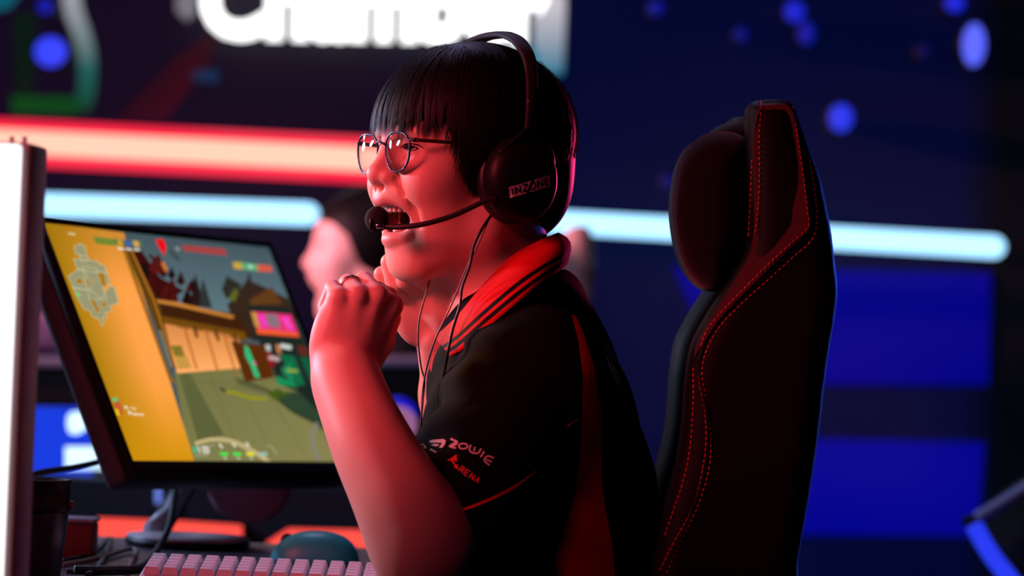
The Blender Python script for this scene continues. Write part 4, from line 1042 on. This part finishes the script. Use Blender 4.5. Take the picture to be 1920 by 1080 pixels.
# collar
cu_ = [(1046, 438, .0), (1036, 442, -.045), (1005, 456, -.064), (960, 482, -.078), (905, 538, -.084), (860, 592, -.074), (818, 632, -.045)]
cl_ = [(1064, 486, .0), (1058, 498, -.060), (1022, 526, -.110), (978, 562, -.140), (918, 612, -.155), (868, 655, -.145), (846, 668, -.115)]
def side_path(ps, s): return [I(x, y, s * Y if Y else 0) if s > 0 else I(x, y, -Y) for x, y, Y in ps]
def full(ps): 
    near = [I(*p) for p in ps]; far = [np.array([q[0], -q[1], q[2]]) for q in near[1:]]
    return spline(far[::-1] + near, 96)
up_, lo_ = full(cu_), full(cl_)
vs = [0, .12, .3, .5, .66, .75, .82, .91, 1.0]
rows = []
for v in vs:
    r_ = up_ * (1 - v) + lo_ * v; cen = np.array([.0, 0, 0]); o_ = (r_ - np.array([I(945, 540, 0)[0], 0, 0])); o_[:, 2] = 0; o_ /= np.linalg.norm(o_, axis=1)[:, None] + 1e-9
    rows.append(r_ + o_ * (.007 * math.sin(v * math.pi)) + np.array([0, 0, .004 * math.sin(v * math.pi)]))
cv, cf = loft(rows, closed=False, cap0=False, cap1=False); nper = len(up_) - 1
mi = np.repeat([0, 0, 0, 0, 1, 0, 1, 0], nper)
co = obj('collar', (toW(cv), cf), [M['shirt_red'], M['shirt_black']], shirt, fmat=mi); co['label'] = 'red collar with two black stripes along its edge'
md = co.modifiers.new('thickness', 'SOLIDIFY'); md.thickness = .0028; md.offset = 0
# button placket under the collar
plk = [I(x, y, Y) for x, y, Y in ((816, 636, -.062), (842, 655, -.085), (830, 672, -.075), (809, 700, -.055), (806, 690, -.05), (812, 660, -.055))]
obj('placket', slab(toW(np.array(plk)), YV * .004), M['shirt_red'], shirt, smooth=False)
# sleeve print
def P_(parts, name, m, par, label=None):
    o = obj(name, join(parts), m, par, smooth=False)
    if label: o['label'] = label
    return o
R_ = lambda line, w_: ribbon_px(stree, line, w_, .0012)
prt = [R_(spline([(845, 823), (850, 825), (857, 828), (856, 832), (848, 836), (842, 837)], 12), 3.2), R_([(842, 836), (849, 839), (855, 840)], 3.2), R_([(845, 822), (856, 828), (843, 836)], 2.6)]
th = np.linspace(0, 2 * math.pi, 22); prt.append(R_([(868.5 + 8.2 * math.cos(t), 836.5 + 5 * math.sin(t)) for t in th], 2.8))
prt += [R_(spline([(883, 834), (880, 842), (884, 848), (892, 850)], 10), 2.8), R_(spline([(891, 838), (888, 846)], 4), 2.6), R_(spline([(892, 850), (897, 849), (902, 841)], 8), 2.8),
        R_([(908, 846), (901, 857)], 2.8), R_(spline([(926, 859), (916, 855), (910, 858), (908, 863), (912, 868), (918, 872)], 14), 2.8), R_([(911, 861), (922, 866)], 2.6)]
prt += [poly_px(stree, [(805, 826), (812, 824.5), (832, 823), (836, 827), (834, 834), (829, 840), (823, 839), (829, 830), (806, 830)], .0012), poly_px(stree, [(808, 834), (814, 832), (824, 833), (820, 837), (812, 836)], .0012),
        R_([(806, 842), (818, 848)], 3)]
P_(prt, 'sleeve_lettering', M['print_white'], shirt, 'white curved lettering and wing emblem on the sleeve')
gp = [R_([(771, 840), (776, 836), (778, 840)], 2), R_(spline([(783, 838), (786, 834), (792, 833), (797, 837), (799, 841)], 8), 2.2), R_([(784, 841), (797, 839)], 1.6)]
P_(gp, 'side_emblem', M['print_white'], shirt)
gr = [poly_px(stree, [(838, 863), (848, 858), (856, 851), (857, 866), (850, 862), (852, 868), (862, 880), (853, 874), (846, 864)], .0012)]
def letter(ox, oy, strokes, sx=7.5, sy=10.5, ang=math.radians(33)):
    ca, sa = math.cos(ang), math.sin(ang)
    return [R_([(ox + x * sx * ca - y * sy * sa, oy + x * sx * sa + y * sy * ca) for x, y in s], 2.0) for s in strokes]
gr += letter(856, 870, [[(0, 1), (.5, 0), (1, 1)], [(.2, .65), (.8, .65)]], 5.5, 8)
gr += letter(866, 874, [[(0, 1), (0, 0), (.8, 0), (.9, .45), (0, .5)], [(.4, .5), (1, 1)]])
gr += letter(875, 880, [[(1, 0), (0, 0), (0, 1), (1, 1)], [(0, .5), (.8, .5)]])
gr += letter(885, 887, [[(0, 1), (0, 0), (1, 1), (1, 0)]])
gr += letter(895, 893, [[(0, 1), (.5, 0), (1, 1)], [(.2, .65), (.8, .65)]])
P_(gr, 'red_sleeve_lettering', M['print_red'], shirt, 'red slanting sleeve lettering ARENA with arrow emblem')
hem_px = spline([(842, 964), (870, 955), (905, 942), (940, 926), (972, 908), (1006, 882)], 30)
P_([ribbon_px(stree, hem_px, 5.0, .0014, True)], 'sleeve_piping', M['print_red'], shirt, 'red piping line around the sleeve')
P_([ribbon_px(stree, [(1063, 800), (1074, 792), (1088, 783)], 3, .0014, True)], 'seam_piping', M['print_red'], shirt)
def back_edge(y):
    x = 1260.0
    while x > 1000:
        d = RV * (x - 960) / FPX + UV * (540 - y) / FPX + YV
        if stree.ray_cast(Vector(CAM), Vector(d / np.linalg.norm(d)))[0] is not None: break
        x -= 1.0
    return x
def BK(line, w_):
    L = spline(line, 8) if len(line) > 2 else np.array(line, float)
    return R_([(min(x + back_edge(y) - (1183 + (y - 690) * .36), back_edge(y) - 3.5), y) for x, y in L], w_)
bk = [BK([(1157, 668), (1165, 695), (1172, 722)], 1.8), BK([(1163, 668), (1170, 692), (1178, 716)], 2.0), BK([(1166, 684), (1171, 700)], 2.0), BK([(1172, 690), (1177, 712)], 1.8), BK([(1168, 702), (1176, 722)], 1.8)]
P_(bk, 'back_lettering', M['print_white'], shirt, 'foreshortened white lettering on the back')
# trousers and shoes under the desk
tg = Grid((-.48, -.26, -1.06), (.24, .30, -.40), .008)
for s in (-1, 1):
    hip, kn, an_ = np.array([.11, s * .10 + .02, -.545]), np.array([-.30, s * .13 + .02, -.515]), np.array([-.26, s * .13 + .02, -.93])
    tg.add(cone(hip, kn, .10, .068), .02); tg.add(cone(kn, an_, .066, .050), .02)
tg.add(ell((.10, .02, -.50), (.13, .19, .10)), .04)
tv_, tf_ = tg.mesh(); tv_ = tv_ + np.array([0, 0, ZC])
obj('trousers', (tv_, tf_), M['trousers'], pl)
for s in (-1, 1):
    c = np.array([-.30, s * .13 + .02, .035]); o = obj('shoe', join([rbox(c + np.array([-.02, 0, .01]), (.26, .09, .07), .03, 4), rbox(c + np.array([-.02, 0, -.026]), (.275, .095, .018), .006, 2)]), M['black_matte'], pl)

# silver ring on the near hand
pa_, pb_ = np.array(LJ['r'][0]), np.array(LJ['r'][1]); ax_ = LH.mm(*pb_) - LH.mm(*pa_); ax_ /= np.linalg.norm(ax_); rcn = LH.mm(*(pa_ + (pb_ - pa_) * .70))
uA = np.cross(ax_, [0, 0, 1.0]); uA /= np.linalg.norm(uA); uB = np.cross(ax_, uA)
rp = [toW(rcn + .0112 * (math.cos(t) * uA + math.sin(t) * uB)) for t in np.linspace(0, 2 * math.pi, 33)]
tag(obj('finger_ring', tube(rp, .0013, 8, caps=False), M['silver']), 'thin silver ring on the ring finger of the near fist', 'ring')

# ------------------------------------------------------------------ glasses
gl = empty('glasses', hw(108, 0, -10), 'thin metal framed glasses worn by the shouting player', 'glasses')
def lens_outline(s, k=1.0, n=48):
    pts = []
    for t in np.arange(n) * 2 * math.pi / n:
        c, s_ = math.cos(t), math.sin(t); e = 2 / 2.35
        x = 24.0 * k * math.copysign(abs(c) ** e, c); y = 20.5 * k * math.copysign(abs(s_) ** e, s_)
        x *= 1 + .10 * (y / 20)              # wider above than below
        pts.append((110.5 - .10 * abs(x) * 0 - .0030 * (x * s + 12) ** 2 * .6, 33 * s + x, -8.5 + y))
    return [hw(*p) for p in pts]
m = bpy.data.materials.new('lens_glass'); m.use_nodes = True; nt = m.node_tree; nt.nodes.remove(nt.nodes['Principled BSDF'])
tr_ = nt.nodes.new('ShaderNodeBsdfTransparent'); tr_.inputs[0].default_value = (.93, .93, .98, 1); gs = nt.nodes.new('ShaderNodeBsdfGlossy'); gs.inputs['Roughness'].default_value = .03; gs.inputs['Color'].default_value = (.8, .85, 1, 1)
fr_ = nt.nodes.new('ShaderNodeFresnel'); fr_.inputs[0].default_value = 1.7; mx_ = nt.nodes.new('ShaderNodeMixShader')
nt.links.new(fr_.outputs[0], mx_.inputs[0]); nt.links.new(tr_.outputs[0], mx_.inputs[1]); nt.links.new(gs.outputs[0], mx_.inputs[2]); nt.links.new(mx_.outputs[0], nt.nodes['Material Output'].inputs[0]); M['lens'] = m
for s in (-1, 1):
    o = lens_outline(s); obj('rim', tube(o + [o[0], o[1]], .0011, 8, caps=False), M['glass_frame'], gl)
    rings = [np.array(lens_outline(s, k)) + HFw * .004 * (1 - k * k) for k in (.99, .8, .6, .4, .2, .02)]
    obj('lens', loft(rings, cap0=False), M['lens'], gl)
    obj('hinge', rbox(hw(103.5, 60.5 * s, 3), (.006, .0045, .0045), .001, 1, HA.T), M['glass_frame'], gl)
    obj('end_piece', tube([hw(108, 57 * s, 3), hw(106, 60 * s, 3.5), hw(102, 61.5 * s, 3)], .0013, 8), M['glass_frame'], gl)
    obj('temple', tube([hw(*p) for p in spline([(103, 61.5 * s, 3), (70, 69 * s, 1), (30, 77 * s, -1), (0, 79 * s, -3), (-12, 79 * s, -12)], 24)], .0019, 8), M['temple'], gl)
    obj('nose_pad', sphere(hw(105, 9.5 * s, -12), (.0018, .0022, .005), 8, HA), M['lens'], gl)
obj('bridge', tube([hw(*p) for p in spline([(110, 9.2, -1), (113, 5, 2), (113.5, 0, 3), (113, -5, 2), (110, -9.2, -1)], 16)], .0012, 8), M['glass_frame'], gl)

# ------------------------------------------------------------------ headset
hs = empty('headset', hw(0, 0, -40), 'black gaming headset with boom microphone on the player', 'headset')
for s in (-1, 1):
    c = hw(-1, 0, -37)
    prof = [(34, 70), (41, 71), (45, 76), (45, 82), (43, 88)]
    obj('ear_cushion', lathe(c, [(r / 1000, s * z / 1000) for r, z in prof], 48, HFw, HUw, HLw, (.92, 1.02)), M['leatherette'], hs)
    prof = [(42, 86), (44.5, 89), (45, 95), (43.5, 103), (38, 110), (28, 114), (14, 115.5), (2, 116)]
    cupm = lathe(c, [(r / 1000, s * z / 1000) for r, z in prof], 48, HFw, HUw, HLw, (.92, 1.02))
    cupo = obj('ear_cup', cupm, M['black_plastic'], hs)
    obj('yoke', tube([hw(*p) for p in spline([(-40, 92 * s, -36), (-34, 104 * s, -12), (-14, 110 * s, 8), (-4, 108 * s, 14), (8, 110 * s, 8), (30, 104 * s, -12)], 24)], .0026, 8), M['black_plastic'], hs)
    if s > 0: cup_near = cupm
hbp = [(-4, 107, 12), (-8, 106, 46), (-14, 93, 84), (-18, 66, 106), (-25, 28, 116.5), (-27, 0, 118.5)]
hbp = hbp + [(f, -l, u) for f, l, u in hbp[:-1][::-1]]
HBs = spline(hbp, 70); rings = []
for i, p in enumerate(HBs):
    t = HBs[min(i + 1, len(HBs) - 1)] - HBs[max(i - 1, 0)]; t /= np.linalg.norm(t); wv = np.array([1.0, 0, 0]) - t * t[0]; wv /= np.linalg.norm(wv); ov = np.cross(t, wv)
    ss = np.sin(np.pi * np.clip(i / 69, 0, 1)); wid = 4.6 + 4.6 * ss; hgt = 2.4 + 1.4 * ss
    rings.append([hw(*(p + wv * wid * math.copysign(abs(math.cos(a)) ** .6, math.cos(a)) + ov * hgt * math.copysign(abs(math.sin(a)) ** .6, math.sin(a)))) for a in np.arange(16) * math.pi / 8])
obj('headband', loft(rings), M['black_matte'], hs)
for s in (-1, 1): obj('slider', rbox(hw(-6.5, 107.5 * s, 30), (.009, .003, .030), .001, 2, HA.T), M['cable_grey'], hs)
bm_pts = [toW(I(*p)) for p in ((930, 372, -.108), (905, 379, -.110), (850, 404, -.114), (800, 419, -.116), (760, 425, -.113), (722, 425, -.104))]
obj('microphone_boom', tube(spline(bm_pts, 50), .0029, 10), M['cable'], hs)
mcp_ = toW(I(707, 411, -.10)); mic = obj('microphone', sphere(mcp_, (.0128, .0115, .0135), 14), M['foam'], hs)
obj('microphone_ring', lathe(toW(I(693, 418, -.103)), [(.0072, 0.0), (.0085, .001), (.0085, .004), (.006, .005)], 24, UV, YV, RV * .9 + UV * .1), M['black_plastic'], mic)
obj('microphone_clip', rbox(toW(I(712, 424, -.1125)), (.008, .003, .0052), .0012, 2, np.stack([RV, YV, UV], 1)), M['silver'], mic)
ctree = bvh(cup_near)
RC = lambda line, w_, off=.0012: ribbon_px(ctree, line, w_, off, step=2)
q0, q1 = np.array([953.5, 350.5]), np.array([1030, 328.5]); qd = np.array([2.2, 21.0])
def LQ(x, y): return tuple(q0 + (q1 - q0) * x + qd * y)
obj('emblem', join([poly_px(ctree, [LQ(x, 0) for x in np.linspace(0, .56, 6)] + [LQ(x, 1) for x in np.linspace(.40, 0, 6)], .0009), poly_px(ctree, [LQ(x, 0) for x in np.linspace(.64, 1, 6)] + [LQ(x, 1) for x in np.linspace(1, .49, 6)], .0009)]), M['print_white'], hs, smooth=False)['label'] = 'white slanted logo plate reading INZONE'
ltr = []
def LW(x0, w_, strokes):
    for s_ in strokes: ltr.append(RC([LQ(x0 + a * w_, .22 + b * .56) for a, b in s_], 2.7, .0013))
LW(.085, 0, [[(0, 0), (0, 1)]]); LW(.16, .12, [[(0, 1), (0, 0), (1, 1), (1, 0)]]); LW(.345, .115, [[(0, 0), (1, 0), (0, 1), (1, 1)]])
ltr.append(RC([LQ(.575 + .07 * math.cos(t), .52 + .32 * math.sin(t)) for t in np.linspace(-1.3, 2.2, 14)], 2.6, .0013))
LW(.705, .12, [[(0, 1), (0, 0), (1, 1), (1, 0)]]); LW(.885, .08, [[(1, 0), (0, 0), (0, 1), (1, 1)], [(0, .5), (.9, .5)]])
obj('emblem_lettering', join(ltr), M['black_plastic'], hs, smooth=False)
obj('cup_trim', join([ribbon_px(ctree, spline([(1038, 330), (1036, 350), (1029, 368), (1019, 384)], 14), 1.6, .0008)]), M['cable_grey'], hs, smooth=False)
obj('cable', tube(spline([toW(I(*p)) for p in ((921, 404, -.10), (902, 432, -.112), (888, 462, -.115), (880, 500, -.118), (866, 540, -.120), (862, 575, -.125), (848, 620, -.135), (840, 660, -.140), (832, 700, -.12), (822, 740, -.10))], 60), .0016, 6), M['cable'], hs)
ie = tag(obj('earphone_wire', join([tube(spline([toW(I(*p)) for p in ((918, 408, -.098), (900, 450, -.106), (876, 500, -.108), (858, 545, -.112), (838, 590, -.115), (815, 640, -.110), (800, 690, -.10), (792, 740, -.095), (790, 800, -.09))], 60), .0009, 6), tube(spline([toW(I(*p)) for p in ((806, 524, -.03), (796, 560, -.06), (786, 600, -.08), (784, 640, -.09), (790, 690, -.094), (796, 715, -.096), (792, 760, -.096), (789, 800, -.09))], 50), .0009, 6)]), M['cable_grey']), 'thin grey earphone wire hanging in front of the red collar', 'cable')

# ================================================================== players at the rear desk
def rear_person(label, O, Y, yaw, arms, Wt=.19):
    a = math.radians(yaw); fr = Frame(I(*O, Y), (-math.cos(a), -math.sin(a), 0), (math.sin(a), -math.cos(a), 0), (0, 0, 1))
    def aw(px, py, dy=0): return I(px, py, Y + dy)
    g = Grid(fr.O + np.array([-.30, -.32, -.62]), fr.O + np.array([.52, .32, .13]), .006)
    head_ops(g, fr, mouth=False, eyes=False)
    g.add(cone(fr.mm(-8, 0, -60), fr.mm(-35, 0, -165), .054, .062), .03)
    for pts, rad in arms: g.add(chain([aw(*p) for p in pts], rad, .01), .02)
    v, f = g.mesh(); base = toW(fr.O) * np.array([1, 1, 0])
    o = empty('person', base, label, 'person', 'players at the rear desk')
    obj('body', (toW(v), f), M['skin_bg'], o)
    g = Grid(fr.O + np.array([-.13, -.13, -.11]), fr.O + np.array([.13, .13, .13]), .006)
    g.add(elm((-3, 0, 14), (108, 90, 96), fr), 0); g.add(elm((-50, 0, -35), (50, 64, 50), fr), .03)
    sl, X, Y_, Z = g._sl(g.lo, g.lo + g.h * g.n, 0); fl_ = (X - fr.O[0]) * fr.ax[0][0] + (Y_ - fr.O[1]) * fr.ax[0][1]
    g.V = smax(g.V, (np.interp(fl_, [-.1, 0, .03, .05, .075, .12], [-.08, -.06, -.03, .02, .04, .045]) - (Z - fr.O[2])).astype(np.float32), .006)
    v, f = g.mesh(); obj('hair', (toW(v), f), M['hair'], o)
    g = Grid(fr.O + np.array([-.20, -.30, -.70]), fr.O + np.array([.34, .30, -.10]), .007)
    g.add(ell((-.045 * math.cos(a) * -1, 0, -.42), (.14, Wt, .30), Frame(fr.O, (1, 0, 0), (0, 1, 0), (0, 0, 1))), 0)
    for s in (-1, 1): g.add(cone(fr.mm(-45, 140 * s, -215), fr.mm(-20, 170 * s, -400), .075, .07), .03)
    g.sub(cone(fr.mm(-8, 0, -60), fr.mm(-35, 0, -175), .056, .066), .004)
    v, f = g.mesh(); sh_ = obj('polo_shirt', (toW(v), f), M['shirt_black'], o)
    n_ = np.arange(40) * 2 * math.pi / 40
    up = np.array([fr.mm(-22 + 64 * math.cos(t), 62 * math.sin(t), -128 - 22 * math.cos(t)) for t in n_]); dn = np.array([fr.mm(-22 + 88 * math.cos(t), 100 * math.sin(t), -176 - 34 * math.cos(t)) for t in n_])
    v, f = loft([up, (up + dn) / 2 + np.array([0, 0, .006]), dn], cap0=False, cap1=False); c = obj('collar', (toW(v), f), M['shirt_red'], sh_); md = c.modifiers.new('thickness', 'SOLIDIFY'); md.thickness = .004
    lw = toW(fr.O); obj('trousers', join([rbox((lw[0] + .05, lw[1], .50), (.3, .34, .22), .06, 4), rbox((lw[0] - .12, lw[1] - .09, .25), (.14, .13, .5), .04, 3), rbox((lw[0] - .12, lw[1] + .09, .25), (.14, .13, .5), .04, 3)]), M['trousers'], o)
    return o
rear_person('blurred dark haired player in profile behind the raised fist, facing left', (700, 462), 2.75, 4,
            [])
rear_person('player hidden behind the shouting one, only a raised pink hand showing behind the collar', (930, 470), 3.02, 70,
            [([(990, 700, -.12), (1040, 690, -.14), (1078, 560, -.15), (1084, 500, -.15), (1086, 455, -.15)], [.05, .04, .032, .030, .024]), ([(1078, 470, -.15), (1072, 440, -.16)], [.014, .011]), ([(1092, 470, -.15), (1094, 436, -.15)], [.014, .011])])
